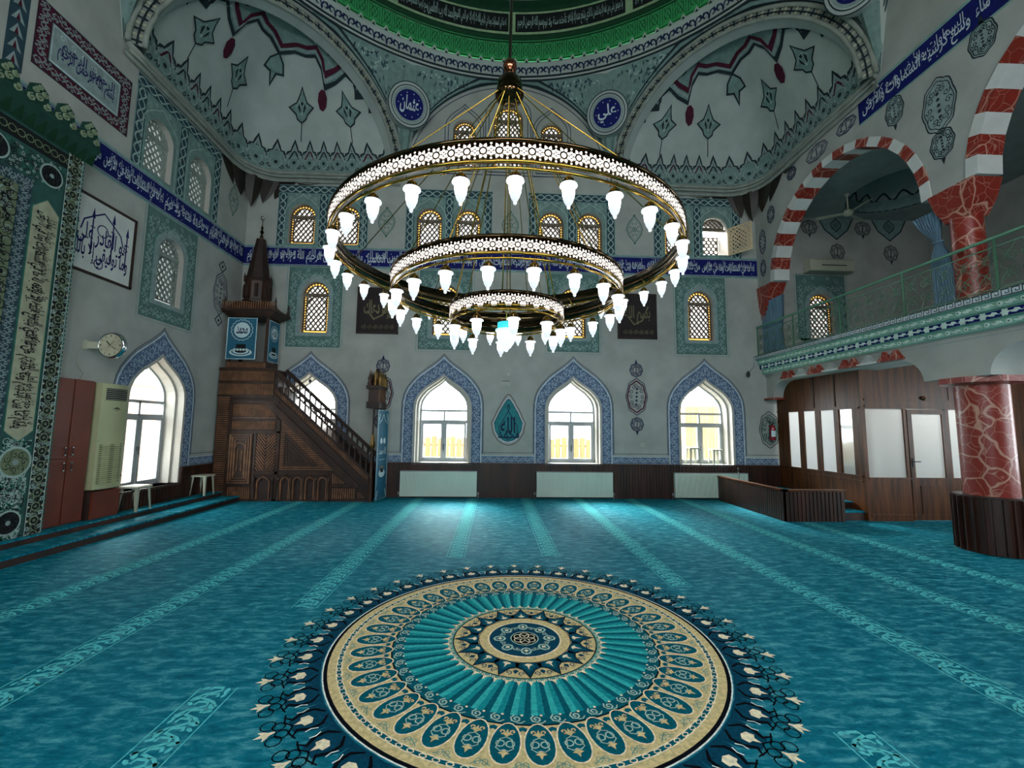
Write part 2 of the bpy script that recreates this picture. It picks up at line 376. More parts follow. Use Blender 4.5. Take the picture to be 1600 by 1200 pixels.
def glyphs(s, bold=.012):
    k = (s, bold)
    if k not in _TC:
        c = bpy.data.curves.new('lettering', 'FONT'); c.body = s; c.offset = bold; c.resolution_u = 3
        o = bpy.data.objects.new('lettering', c); COL.objects.link(o); bpy.context.view_layer.update()
        m = bpy.data.meshes.new_from_object(o.evaluated_get(bpy.context.evaluated_depsgraph_get()))
        V = [(v.co.x, v.co.y) for v in m.vertices]; F = [tuple(p.vertices) for p in m.polygons]
        bpy.data.objects.remove(o); bpy.data.curves.remove(c); bpy.data.meshes.remove(m)
        x0 = min(v[0] for v in V); x1 = max(v[0] for v in V); y0 = min(v[1] for v in V); y1 = max(v[1] for v in V)
        _TC[k] = ([((x-x0)/(x1-x0), (y-y0)/(y1-y0)) for x, y in V], F, (x1-x0)/(y1-y0))
    return _TC[k]
def arabic(b, s, u0, u1, v0, v1, m, M, h, bold=.012, flip=False):   # text stretched into a rectangle
    V, F, _ = glyphs(shape(s), bold)
    b.add([M(u0+(u1-u0)*((1-x) if flip else x), v0+(v1-v0)*y, h) for x, y in V], F, m)
AYAT = ['بسم الله الرحمن الرحيم', 'الله لا إله إلا هو الحي القيوم', 'لا تأخذه سنة ولا نوم', 'له ما في السماوات وما في الأرض', 'من ذا الذي يشفع عنده إلا بإذنه', 'يعلم ما بين أيديهم وما خلفهم', 'ولا يحيطون بشيء من علمه إلا بما شاء', 'وسع كرسيه السماوات والأرض', 'ولا يئوده حفظهما وهو العلي العظيم', 'الحمد لله رب العالمين']
def band_text(b, u0, u1, v0, v1, m, M, h, per=1.5, k0=0, rtl=True, flip=False):
    n = max(1, round(abs(u1-u0)/per)); d = (u1-u0)/n; H = v1-v0
    for i in range(n):
        a = u0+d*i; s = AYAT[(k0+(n-1-i if rtl else i)) % len(AYAT)]
        arabic(b, s, a+d*.02, a+d*.98, v0+H*.04, v0+H*.86, m, M, h, flip=flip)
        w = s.split(' '); s2 = ' '.join(w[len(w)//2:]+w[:len(w)//2])
        arabic(b, s2, a+d*.06, a+d*.93, v0+H*.32, v0+H*.98, m, M, h, .0, flip=flip)
        for j in range(9):
            disc(b, a+d*(.05+.11*j), v0+H*(.12+.78*((j*37+i*13) % 10)/10), H*.025, m, M, h, 4)
# ================================================================== SETTING
OG = [(0, 1), (.15, .99), (.28, .955), (.4, .88), (.48, .8), (.56, .71), (.64, .6), (.7, .49), (.76, .38), (.82, .265), (.885, .155), (.94, .07), (1, 0)]
def ogee(cx, z0, hw, zs, za):
    R = [(cx+hw, z0), (cx+hw, (2*z0+zs)/3), (cx+hw, (z0+2*zs)/3)]+[(cx+hw*x, zs+(za-zs)*q) for q, x in OG]
    return R+[(2*cx-x, z) for x, z in reversed(R[:-1])]
def rarch(cx, z0, hw, zt, n=12):
    zs = zt-hw; R = [(cx+hw, z0), (cx+hw, (z0+zs)/2)]+[(cx+hw*cos(pi*i/n), zs+hw*sin(pi*i/n)) for i in range(n+1)]+[(cx-hw, (z0+zs)/2), (cx-hw, z0)]
    return R

# --- floor ---------------------------------------------------------
b = MB(); box(b, XL-.1, 11.2, YF-.1, YB+.1, -.2, 0, carp)
MX, MY = .26, 3.5
def FH(u, v, h=0): return (u, v, h*.4)
for k in range(-4, 5):       # prayer row stripes woven lighter into the carpet
    x = .75+1.2*k; R = 2.0 if abs(x-MX) > 1.2 else 2.2
    for w0, w1, lw in ((-.15, .15, .012),):
        y = YF
        segs = [(YF, YB)]
        if abs(x-MX) < R-.02:
            e = sqrt(R*R-(x-MX)**2); segs = [(YF, MY-e), (MY+e, YB)]
        if x > 5.2: segs = [(YF, 7.7)]
        if x < -5.3: continue
        for a, c in segs:
            if c-a < .2: continue
            S = straight(x+.11, a, x+.11, c, .22); n = int((c-a)/.145)
            for o in (0, .22): stroke(b, [S(S.len*i/40, o/.22) for i in range(41)], .008, CP['ornament'], FH, .002)
            for i in range(n*2):
                d = (i+.5)*(c-a)/(n*2); sg = 1 if i % 2 else -1; p = (c-a)/n
                q = [S(max(0, d-p*.5), .5+sg*.4), S(max(0, d-p*.2), .5+sg*.22), S(d+p*.05, .5-sg*.15), S(d+p*.3, .5-sg*.1), S(d+p*.32, .5+sg*.15), S(d+p*.12, .5+sg*.2)]
                stroke(b, q, .018, CP['ornament'], FH, .002)
                cc = S(d, .5-sg*.3); disc(b, cc[0], cc[1], .034, CP['ornament'], FH, .002, 6, .016, i*1.3)
                cc = S(d+p*.2, .5+sg*.33); disc(b, cc[0], cc[1], .026, CP['ornament'], FH, .002, 5, .013, i*2.1)
# round medallion woven in the carpet
def PM(u, v, h=0): return (MX+v*sin(u), MY+v*cos(u), h*.4)     # u angle, v radius
def ringf(r0, r1, m, h, n=96): b.add([PM(2*pi*i/n, r, h) for r in (r0, r1) for i in range(n)], [(i, (i+1) % n, n+(i+1) % n, n+i) for i in range(n)], m)
def wavy(r, m, w, h, n=120): stroke(b, [(2*pi*i/n, r) for i in range(n)], 0, m, PM, h)
def PS(k, N, r, h=0):        # local frame: x sideways (metres), y outwards (metres) at radius r
    a = 2*pi*k/N; ca, sa = cos(a), sin(a)
    return lambda x, y, hh=0: (MX+(r+y)*sa+x*ca, MY+(r+y)*ca-x*sa, hh*.4)
ringf(0, .275, CP['navy'], .003, 48); ringf(.275, .345, CP['tan'], .004, 64); ringf(.268, .28, CP['cream'], .005, 64); ringf(.345, .35, CP['black'], .005, 64)
ringf(.35, .535, CP['tan'], .003, 64); ringf(.535, .543, CP['black'], .006, 96); ringf(.543, .58, CP['mid'], .003, 96)
for k in range(16):
    M = PS(k, 16, .35)
    fill(b, [(-.095, 0), (-.1, .05), (-.045, .09), (0, .19), (.045, .09), (.1, .05), (.095, 0)], CP['black'], M, .007)
    fill(b, [(-.085, 0), (-.09, .047), (-.04, .083), (0, .17), (.04, .083), (.09, .047), (.085, 0)], CP['navy'], M, .008)
    fill(b, [(-.035, .01), (-.045, .05), (0, .115), (.045, .05), (.035, .01)], CP['deep'], M, .009)
    fill(b, [(-.03, .03), (-.008, .045), (0, .088), (.008, .045), (.03, .03), (.01, .015), (-.01, .015)], CP['cream'], M, .010)
    M = PS(k+.5, 16, .46); fill(b, [(-.02, 0), (0, .035), (.02, 0), (0, -.02)], CP['navy'], M, .006)
    for s in (-1, 1): stroke(b, spiral(s*.045, .02, .026, pi/2, 1.2, s, 8), .007, CP['navy'], M, .006)
for k in range(8):
    M = PS(k, 8, .19)
    fill(b, circ(0, 0, .042, 8, .05), CP['pale'], M, .006); fill(b, circ(0, 0, .03, 6, .036), CP['deep'], M, .007)
    fill(b, [(-.02, 0), (-.006, .006), (0, .026), (.006, .006), (.02, 0), (0, -.022)], CP['cream'], M, .008)
    for s in (-1, 1): stroke(b, spiral(s*.052, -.02, .022, -pi/2, 1.1, s, 7), .006, CP['pale'], M, .006)
ringf(.1, .108, CP['pale'], .006, 40); ringf(0, .1, CP['black'], .005, 24)
for k in range(6): M = PS(k, 6, .045); stroke(b, circ(0, 0, .036, 12, .042), .007, CP['cream'], M, .007, True)
for k in range(48):          # scalloped crown
    M = PS(k, 48, .58)
    for s in (-1, 1): stroke(b, spiral(s*.018, -.012, .016, -pi/2 if s > 0 else -pi/2, 1.0, s, 6), .006, CP['cream'], M, .007)
    fill(b, [(-.014, -.002), (0, .042), (.014, -.002), (0, -.012)], CP['cream'], M, .007)
NF = 48                      # pleated fan
for k in range(NF):
    a0 = 2*pi*k/NF; a1 = 2*pi*(k+1)/NF
    for j in range(3):
        u0 = a0+(a1-a0)*j/3; u1 = a0+(a1-a0)*(j+1)/3
        b.add([PM(u0, .57, .0035), PM(u1, .57, .0035), PM(u1+.03, .9, .0035), PM(u0+.03, .9, .0035)], [(0, 1, 2, 3)], (CP['deep'], CP['teal'], CP['teal2'])[j])
ringf(.9, .975, CP['deep'], .004); ringf(.975, .985, CP['black'], .007)
for k in range(52):
    M = PS(k, 52, .93)
    stroke(b, spiral(0, 0, .034, -1.2, 1.5, 1, 10), .009, CP['pale'], M, .006); stroke(b, [(-.05, .015), (-.03, .034), (-.005, .033)], .007, CP['pale'], M, .006)
    disc(b, -.03, -.03, .009, CP['cream'], M, .006, 5)
ringf(.985, 1.305, CP['tan'], .004); ringf(1.305, 1.335, CP['deep'], .005); ringf(1.30, 1.307, CP['cream'], .006); ringf(1.333, 1.34, CP['cream'], .006)
ringf(1.34, 1.392, CP['tan'], .005); ringf(1.392, 1.415, CP['black'], .006); ringf(1.415, 1.424, CP['white'], .007)
for k in range(110): M = PS(k, 110, 1.32); stroke(b, circ(0, 0, .02, 8, .012), .006, CP['cream'], M, .007, True)
for k in range(40):
    M = PS(k, 40, 1.13)
    ov = [(.08*sin(2*pi*i/20)*(1-.1*cos(2*pi*i/20)), -.01-.148*cos(2*pi*i/20)) for i in range(20)]
    fill(b, ov, CP['deep'], M, .006); stroke(b, ov, .008, CP['cream'], M, .008, True)
    for y0, sc in ((.065, 1), (-.075, -1)):
        fill(b, [(-.03, y0), (-.01, y0+.008*sc), (0, y0+.035*sc), (.01, y0+.008*sc), (.03, y0), (.012, y0-.012*sc), (0, y0-.026*sc), (-.012, y0-.012*sc)], CP['tan'], M, .008)
    for s in (-1, 1):
        stroke(b, circ(s*.026, -.002, .022, 9), .007, CP['pale'], M, .008, True)
        stroke(b, [(0, -.05), (s*.03, -.035), (s*.045, .03), (s*.02, .05), (0, .04)], .006, CP['pale'], M, .008)
        stroke(b, spiral(s*.03, -.09, .02, pi/2, 1, s, 6), .008, CP['tan'], M, .008)
    M = PS(k+.5, 40, 1.02); fill(b, [(-.02, .018), (0, .006), (.02, .018), (.022, -.012), (0, -.024), (-.022, -.012)], CP['deep'], M, .007)
    M = PS(k+.5, 40, 1.265)
    for s in (-1, 1): stroke(b, circ(s*.018, 0, .014, 8, .02), .004, CP['mid'], M, .007, True)
    stroke(b, [(-.05, .02), (0, -.01), (.05, .02)], .005, CP['mid'], M, .007)
    # outer crown: tulip and bird-shaped bud
    M = PS(k, 40, 1.56); A = pi/2
    b.add([PS(k, 40, 1.43)(x, y, .003) for x, y in ((-.115, 0), (.115, 0), (.115, .08), (.085, .15), (.05, .2), (-.05, .2), (-.085, .15), (-.115, .08))], [tuple(range(8))], CP['navy'])
    fill(b, [(-.036, -.03), (-.04, .01), (-.015, .018), (0, .055), (.015, .018), (.04, .01), (.036, -.03), (.0, -.045)], CP['cream'], M, .008)
    for s in (-1, 1):
        stroke(b, [(s*.02, -.115), (s*.075, -.07), (s*.082, -.01), (s*.05, .05), (s*.095, .085)], [.012, .02, .022, .018, .008], CP['black'], M, .006)
        stroke(b, [(s*.1, -.045), (s*.086, -.012), (s*.094, .02)], .007, CP['white'], M, .008)
        stroke(b, circ(s*.035, .12, .032, 10), .008, CP['black'], M, .007, True)
        stroke(b, circ(s*.07, .165, .038, 10), .007, CP['black'], M, .007, True)
        stroke(b, [(0, .06), (s*.05, .09), (s*.115, .07)], .009, CP['black'], M, .007)
    M = PS(k, 40, 1.745)
    fill(b, [(-.042, .03), (-.03, .006), (-.012, -.012), (-.004, -.04), (.006, -.04), (.014, -.012), (.032, .008), (.044, .034), (.016, .022), (.004, .062), (-.014, .02)], CP['cream'], M, .009)
b.build('floor', kind='structure')

# --- window templates ---------------------------------------------
def big_window(name, mt=2.0, ha=2.86, z0=.79, hw=.68, dep=.36):
    """local: u along the wall, v height, h out of the wall; returns function placing it"""
    def M(u, v, h=0): return (u, -h, v)
    A = ogee(0, z0, hw, mt, ha); B = ogee(0, z0, hw-.055, mt, ha-.06); Cc = ogee(0, z0, hw-.1, mt, ha-.1)
    b = MB(); n = len(A)
    def loft(P, Q, h0, h1, m): b.add([M(x, y, h0) for x, y in P]+[M(x, y, h1) for x, y in Q], [(i, i+1, n+i+1, n+i) for i in range(n-1)], m)
    loft(A, A, 0, .018, wallm); loft(A, B, .018, .018, reveal); loft(B, B, .018, -dep*.4, reveal); loft(B, Cc, -dep*.4, -dep*.4, reveal); loft(Cc, Cc, -dep*.4, -dep-.12, reveal)
    box(b, -hw+.01, hw-.01, -.04, dep+.12, z0-.04, z0, marw)
    r = b.build(name, kind='structure')
    f = MB(); h0, h1 = -dep+.0, -dep-.06; zt = mt-.0
    D = ogee(0, z0+.0, hw-.1, mt, ha-.1)
    w = .035; bead(f, [(x*(1-w/2/hw), y) for x, y in D], .05, alu, M, h0, h1)
    hi = hw-.11
    for z, t in ((zt+.0, .05), (1.74, .07), (z0+.03, .06)): box(f, -hi, hi, -h0, -h1, z-t/2, z+t/2, alu)
    box(f, -.035, .035, -h0-.012, -h1, z0, 1.74, alu); box(f, -.02, .02, -h0, -h1, 1.74, zt, alu)
    for s in (-1, 1):
        box(f, s*hi-.03, s*hi+.03, -h0-.008, -h1, z0, zt, alu)
        for a in (s*.045, s*(hi-.06)): box(f, a-.022, a+.022, -h0-.02, -h1, z0+.06, 1.705, alu)
        for z in (z0+.075, 1.69): box(f, min(s*.05, s*(hi-.06)), max(s*.05, s*(hi-.06)), -h0-.02, -h1, z-.02, z+.02, alu)
    f.build('window_frame', r)
    g = MB(); fill(g, ogee(0, z0, hw-.105, mt, ha-.1), pane_clear, M, -dep-.035); g.build('window_glass', r)
    q = MB(); box(q, -.014, .014, -h0-.035, -h0-.012, 1.12, 1.2, chrome); bar(q, (0, -h0-.04, 1.18), (.0, -h0-.045, 1.06), .02, .012, chrome); q.build('window_handle', r)
    return r
def lattice_window(name, hw, H, amber=True, lunette=True, dim=False):
    def M(u, v, h=0): return (u, -h, v)
    LM = lattd if dim else lattm; A = rarch(0, 0, hw, H); b = MB(); n = len(A)
    O = ogee(0, -.06, hw+.1, H-hw*.9, H+.26)
    h = -.16
    P = A+[A[0]]
    b.add([M(x, y, .0) for x, y in P]+[M(x, y, h) for x, y in P], [(i, i+1, len(P)+i+1, len(P)+i) for i in range(len(P)-1)], reveal)
    r = b.build(name, kind='structure')
    I = rarch(0, .075, hw-.075, H-.075)
    zl = H-hw*.98 if lunette else 99
    g = MB(); fill(g, I, pane_dim if dim else pane_milk, M, h+.02)
    g.add([M(x, y, h+.02) for x, y in A+[A[0]]]+[M(x, y, h+.02) for x, y in I+[I[0]]], [(i, i+1, len(A)+1+i+1, len(A)+1+i) for i in range(len(A))], pane_dim if dim else pane_amber)
    g.build('window_glass', r)
    l = MB(); hh0, hh1 = h+.03, h+.06
    bead(l, [(x*(1-.015/hw), max(y, .012)) for x, y in A], .03, LM, M, hh0, hh1, True)
    bead(l, I, .02, LM, M, hh0, hh1, True)
    for i in range(n-1):
        a, c = A[i], I[i]; k = max(1, int(hypot(A[i+1][0]-a[0], A[i+1][1]-a[1])/.06))
        for j in range(k):
            t = j/k; p = (a[0]+(A[i+1][0]-a[0])*t, a[1]+(A[i+1][1]-a[1])*t); q = (c[0]+(I[i+1][0]-c[0])*t, c[1]+(I[i+1][1]-c[1])*t)
            bead(l, [p, q], .02, LM, M, hh0, hh1)
    for ang in (pi/4*1.15, -pi/4*1.15): ribs(l, I, ang, .09, .024, LM, M, hh0, hh1)
    if lunette:
        bead(l, [(-hw, zl), (hw, zl)], .075, LM, M, hh0, hh1+.01)
        bead(l, rarch(0, zl-.55, hw-.075, zl-.04)[1:-1], .018, LM, M, hh0, hh1)
    l.build('window_lattice', r)
    return r
lattm = mat('lattice_plaster', '6e6252', .8, var=.05); lattd = mat('pale_lattice_plaster', '8d978f', .8, var=.05); shut = mat('pale_shutter', 'cdb894', .7, var=.05)
WN = [0]
def wname(): WN[0] += 1; return 'window_%d' % WN[0]

# painted surrounds ---------------------------------------------------
def ogee_surround(b, cx, M, hi=.68, zi=2.86, ho=.955, zo=3.33, z0=.79):
    A = ogee(cx, z0, hi, 2.0, zi); O = ogee(cx, z0, ho-.05, 2.0, zo-.08)
    S = Strip(A, O); vine(b, S, M, .004, .22, SLBL, NAV, WHT, .26, .011, SLB)
    stroke(b, O, .022, WHT, M, .004); stroke(b, ogee(cx, z0+.2, ho-.02, 2.0, zo-.04), .02, SLB, M, .003)
    stroke(b, ogee(cx, z0+.24, ho+.0, 2.0, zo), .012, INK, M, .004)
SLBL = paint('border_line', 'a9bccb')
def base_band(b, u0, u1, M, z0=.79):
    if u1-u0 < .1: return
    S = straight(u0, z0+.005, u1, z0+.005, .155); vine(b, S, M, .004, .15, SLBL, NAV, WHT, .22, .01, SLB)
    stroke(b, [(u0, z0+.165), (u1, z0+.165)], .014, WHT, M, .004); stroke(b, [(u0-.0, z0+.235), (u1, z0+.235)], .01, INK, M, .004)
def green_panel(b, cx, M, z0=3.44, z1=5.36, hw=.62, wh=.31, wz0=3.78, wz1=5.02):
    O = ogee(cx, wz0-.08, wh+.1, wz1-.28, wz1+.22)
    fill(b, rect(cx-hw, cx+hw, z0, z1), TEA, M, .0015, [O]); 
    sh = rarch(cx, wz0, wh, wz1)
    fill(b, O, GRY, M, .0015, [sh])
    stroke(b, O, .02, TEA2, M, .004)
    for e in (.0, .055): stroke(b, rect(cx-hw-e, cx+hw+e, z0-e, z1+.02), .012, TEA2 if e else LGR, M, .004, True)
    w = hw-wh-.12
    for a in ((cx-hw, z0, cx-hw, z1), (cx+hw, z1, cx+hw, z0)): pass
    frame_strip(b, cx-hw+.01, cx+hw-.01, z0+.01, wz1+.22, w, M, .004, line=ORN, dot=INK, pitch=.3, lw=.012)
    for s in (-1, 1):
        for (x, z, r) in ((.42, 5.2, .07), (.2, 5.28, .05), (.33, 5.05, .05)): stroke(b, spiral(cx+s*x, z-5.36+z1, r, pi/2, 1.3, s, 10), .011, ORN, M, .004)
def double_panel(b, u0, u1, M, wins, z0=5.88, z1=7.42, dark=None, wz0=5.95, wz1=6.95, hw=.31):
    dark = dark or NAVG; w = .22; mid = (u0+u1)/2
    holes = [rarch(x, wz0, hw, wz1) for x in wins]
    fill(b, rect(u0, u1, z0, z1), PGR, M, .0015, holes)
    for a in ((u0, z0, u0+w, z1-w), (u1-w, z0, u1, z1-w), (mid-w/2, z0, mid+w/2, z1-w), (u0, z1-w, u1, z1)):
        fill(b, rect(a[0], a[2], a[1], a[3]), dark, M, .003); stroke(b, rect(a[0]+.008, a[2]-.008, a[1]+.008, a[3]-.008), .01, TEA2, M, .0045, True)
        dx, dz = a[2]-a[0], a[3]-a[1]
        S = straight(a[2], a[1], a[2], a[3], dx) if dz > dx else straight(a[0], a[1], a[2], a[1], dz)
        k = round(S.len/.2)
        for i in range(k*4): pass
        for ph in (0, pi): stroke(b, [S(S.len*i/(k*6), .5+.3*sin(pi*k*i/(k*6)*1.0+ph)) for i in range(k*6+1)], .026, ORN, M, .0045)
        for i in range(k): c = S((i+.5)*S.len/k, .5+(.28 if i % 2 else -.28)); disc(b, c[0], c[1], .035, ORN, M, .0045, 6, .02, i)
    for x in wins:
        O = ogee(x, z0, hw+.09, wz1-.25, wz1+.24); stroke(b, O, .02, ORN, M, .004)
        for s in (-1, 1):
            for r_, dx, dz in ((.06, .3, .12), (.045, .16, .22)): stroke(b, spiral(x+s*dx, wz1+dz, r_, pi/2, 1.2, s, 8), .012, ORN, M, .004)
NAVG = paint('border_deep_green', '2c4650'); PGR = paint('panel_grey_green', '76908b')
def diamond(b, cx, cz, rw, rh, M, m=None):
    m = m or LGR
    def D(k, n=16):
        o = []
        for i in range(n):
            a = 2*pi*i/n; r = abs(cos(a))**1.5+abs(sin(a))**1.5; o.append((cx+k*rw*cos(a)/r**.55, cz+k*rh*sin(a)/r**.55*(1.18 if abs(abs(a-pi)-pi/2) < .1 else 1)))
        return o
    stroke(b, D(1), .02, m, M, .004, True); stroke(b, D(.82), .01, m, M, .004, True)
    stroke(b, circ(cx, cz, rw*.3, 10), .016, m, M, .004, True); disc(b, cx, cz, rw*.14, m, M, .004, 6)
    for i in range(8):
        a = pi/4*i+.4; stroke(b, spiral(cx+rw*.52*cos(a), cz+rh*.52*sin(a), rw*.17, a, 1.2, 1, 7), .01, m, M, .004)
    for s in (-1, 1): disc(b, cx, cz+s*rh*1.2, rw*.16, m, M, .004, 4)
def cartouche(b, cx, cz, rw, rh, M, m=None, tail=1, red=False, tilt=0, fillm=None):
    m = m or INK
    def D(k, n=32):
        o = []
        for i in range(n):
            a = 2*pi*i/n; r = k*(1+.045*cos(8*a)); x, y = rw*r*cos(a), rh*r*sin(a); o.append((cx+x*cos(tilt)-y*sin(tilt), cz+x*sin(tilt)+y*cos(tilt)))
        return o
    if fillm: fill(b, D(.95), fillm, M, .002)
    stroke(b, D(1), .018, m, M, .004, True); stroke(b, D(.86), .03 if red else .012, RED if red else m, M, .004, True)
    for i in range(12):
        a = 2*pi*i/12; x, y = rw*.58*cos(a), rh*.62*sin(a); X, Y = cx+x*cos(tilt)-y*sin(tilt), cz+x*sin(tilt)+y*cos(tilt)
        stroke(b, spiral(X, Y, min(rw, rh)*.24, a, 1.3, 1 if i % 2 else -1, 8), .012, m, M, .004)
    for i in range(5): disc(b, cx+(i-2)*rw*.02, cz+(i-2)*rh*.22, min(rw, rh)*.12, m, M, .0045, 5)
    if tail:
        for s in ((-1, 1) if tail == 2 else (tail,)):
            e = (0, s*rh*1.08); x, y = cx-e[1]*sin(tilt), cz+e[1]*cos(tilt)
            fill(b, [(x-.03, y), (x, y+s*.09), (x+.03, y), (x, y-s*.03)], m, M, .004)

# --- back wall -------------------------------------------------------
BIG = (-4.3, -1.2, 1.88, 5.08); LOW = (-4.28, -1.2, 1.88, 5.03, 8.1)
UP = (-4.7, -3.64, -1.65, -.71, 1.34, 2.3, 4.5, 5.46); TY = ((-.85, .28, 8.05, 9.3), (.25, .37, 8.05, 9.72), (1.35, .28, 8.05, 9.3))
b = MB()
holes = [ogee(x, .79, .68, 2.0, 2.86) for x in BIG]+[rarch(x, 3.78, .31, 5.02) for x in LOW]+[rarch(x, 5.95, .31, 6.95) for x in UP]+[rarch(x, a, w, c) for x, w, a, c in TY]
fill(b, [(XL, 0), (11.0, 0), (11.0, 7.05), (XR, 7.05), (XR, 10.5), (XL, 10.5)], wallm, BW, 0, holes)
for x in BIG: ogee_surround(b, x, BW)
xs = [XL]+[v for x in BIG for v in (x-.93, x+.93)]+[6.8]
for i in range(0, len(xs), 2): base_band(b, xs[i], xs[i+1], BW)
for x in LOW[:4]: green_panel(b, x, BW)
green_panel(b, LOW[4], BW, z0=3.88, z1=5.5)
for u0, u1, w in ((-5.28, -3.12, UP[:2]), (-2.22, -.12, UP[2:4]), (.78, 2.93, UP[4:6]), (3.9, 6.12, UP[6:])): double_panel(b, u0, u1, BW, w)
fill(b, rect(XL, XR, 5.40, 5.85), BLU, BW, .002)
for z in (5.385, 5.865): stroke(b, [(XL, z), (XR, z)], .04, TEA2, BW, .003)
for z in (5.42, 5.83): stroke(b, [(XL, z), (XR, z)], .008, WHT, BW, .0035)
band_text(b, XL+.05, XR-.05, 5.43, 5.82, WHT, BW, .0045, 1.35, 3)
for x in (-2.68, 3.42, .33): diamond(b, x, 6.55, .2, .3, BW)
# turquoise drop with lettering between the two middle windows
def drop(k, n=40):
    o = []
    for i in range(n):
        t = i/n; a = 2*pi*t; y = cos(a); r = .31*sin(a)*(1-.55*max(0, y))**1.15; sc = 1+.07*abs(sin(7*a))
        o.append((.34+k*r*sc*1.08, 1.72+k*(.46*y if y < 0 else .6*y)))
    return o
stroke(b, drop(1.12), .014, RED, BW, .004, True); fill(b, drop(1), WHT, BW, .0015); fill(b, drop(.93), TUR, BW, .003); stroke(b, drop(.93), .014, NAV, BW, .004, True)
arabic(b, 'الله', .16, .5, 1.48, 1.86, NAV, BW, .0045, .02); arabic(b, 'محمد', .1, .6, 1.36, 1.52, NAV, BW, .0045, .01)
stroke(b, [(.34, 2.16), (.31, 2.08), (.34, 2.0), (.37, 2.08), (.34, 2.16)], .02, NAV, BW, .0045); stroke(b, [(.34, 2.0), (.12, 1.62), (.14, 1.42), (.34, 1.34), (.56, 1.42), (.56, 1.62), (.34, 2.0)], .016, NAV, BW, .0045)
for x, z in ((3.4, 3.02), (3.4, 1.72)): cartouche(b, x, z, .15, .16, BW, NAV, tail=(1 if z > 2 else -1))
cartouche(b, 3.4, 2.38, .25, .42, BW, NAV, tail=0, red=True)
for x, z in ((-2.62, 3.02), (-2.62, 1.72)): cartouche(b, x, z, .15, .16, BW, NAV, tail=(1 if z > 2 else -1))
cartouche(b, -2.62, 2.38, .25, .42, BW, NAV, tail=0, red=True)
cartouche(b, 6.62, 1.63, .24, .42, BW, INK, tail=0); cartouche(b, 6.62, 1.63, .19, .33, BW, LGR, tail=0)
# tympanum lines
for R, w in ((2.62, .03), (2.5, .02)): stroke(b, [(CX+R*cos(pi*i/40), ZS+R*sin(pi*i/40)*1.0) for i in range(41)], w, NAV, BW, .004)
for x, w, a, c in TY:
    for e in (.12, .2): stroke(b, ogee(x, a-e, w+e, c-.35+e*.3, c+.18+e*1.1)[0:], .018, NAV, BW, .004, True)
# gallery end wall ornament
for x, z in ((7.2, 6.75), (8.6, 6.8), (10.0, 6.8)):
    fill(b, [(x-.45, 7.0), (x+.45, 7.0), (x+.3, 6.7), (x, 6.45), (x-.3, 6.7)], PGR, BW, .002); stroke(b, [(x-.45, 7.0), (x-.3, 6.7), (x, 6.45), (x+.3, 6.7), (x+.45, 7.0)], .03, INK, BW, .004)
    diamond(b, x, 6.82, .14, .14, BW, INK); cartouche(b, x, 6.12, .18, .2, BW, INK, tail=-1)
for x in (7.9, 9.3): cartouche(b, x, 6.75, .2, .18, BW, INK, tail=-1)
b.build('wall_back', kind='structure')
b = MB()
for a, c in ((XL, 6.82),):
    box(b, a, c, YB-.03, YB, 0, .775, wood)
    n = int((c-a)/.07)
    for i in range(n): x = a+(i+.5)*(c-a)/n; box(b, x-.026, x+.026, YB-.045, YB-.03, 0, .76, wood)
    box(b, a, c, YB-.06, YB, .765, .79, wood)
b.build('trim_1', kind='structure')
w0 = big_window(wname())
w0.location = (BIG[0], YB, 0)
for x in BIG[1:]: o = dup(w0, loc=(x, YB, 0)); o.name = wname()
l0 = lattice_window(wname(), .31, 1.24); l0.location = (LOW[0], YB, 3.78)
for x in LOW[1:]: o = dup(l0, loc=(x, YB, 3.78)); o.name = wname()
l1 = lattice_window(wname(), .31, 1.0); l1.location = (UP[0], YB, 5.95)
for x in UP[1:7]: o = dup(l1, loc=(x, YB, 5.95)); o.name = wname()
for x, w, a, c in TY: o = lattice_window(wname(), w, c-a); o.location = (x, YB, a)
# open casement window at the right end of the upper row
def M0(u, v, h=0): return (u, -h, v)
r = MB(); A = rarch(0, 0, .31, 1.0); P = A+[A[0]]
r.add([M0(x, y, 0) for x, y in P]+[M0(x, y, -.5) for x, y in P], [(i, i+1, len(P)+i+1, len(P)+i) for i in range(len(P)-1)], reveal)
bead(r, [(-.31, .68), (.31, .68)], .04, lattm, M0, -.09, -.13)
r = r.build(wname(), kind='structure', loc=(UP[7], YB, 5.95))
l = MB(); I = [(.27*cos(pi*i/10), .72+.25*sin(pi*i/10)) for i in range(11)]
bead(l, I, .03, lattm, M0, -.12, -.09, True)
for a in (.8, -.8): ribs(l, I, a, .08, .016, lattm, M0, -.12, -.1)
l.build('window_lattice', r)
g = MB(); fill(g, I, pane_milk, M0, -.13); g.build('window_glass', r)
l = MB(); Q = rect(-.3, .3, .02, .66)      # outer pierced screen, deeper in the wall
prism(l, Q, -.44, -.46, lattm, M0, holes=[circ(-.24+.12*i+(.06 if j % 2 else 0), .09+.085*j, .036, 8) for i in range(5) for j in range(7) if not (i == 4 and j % 2)])
l.build('window_screen', r)
s = MB()
def MS(u, v, h=0): return (.31+u*cos(-.95), -(.0)+u*sin(-.95)-h*.02, v)
bead(s, rect(.02, .56, 0, .66), .045, shut, MS, 0, .9, True); bead(s, rarch(.29, .06, .2, .6), .02, shut, MS, 0, .9, True)
for a in (.8, -.8): ribs(s, rect(.02, .56, 0, .66), a, .07, .026, shut, MS, .2, .7)
s.build('window_shutter', r)

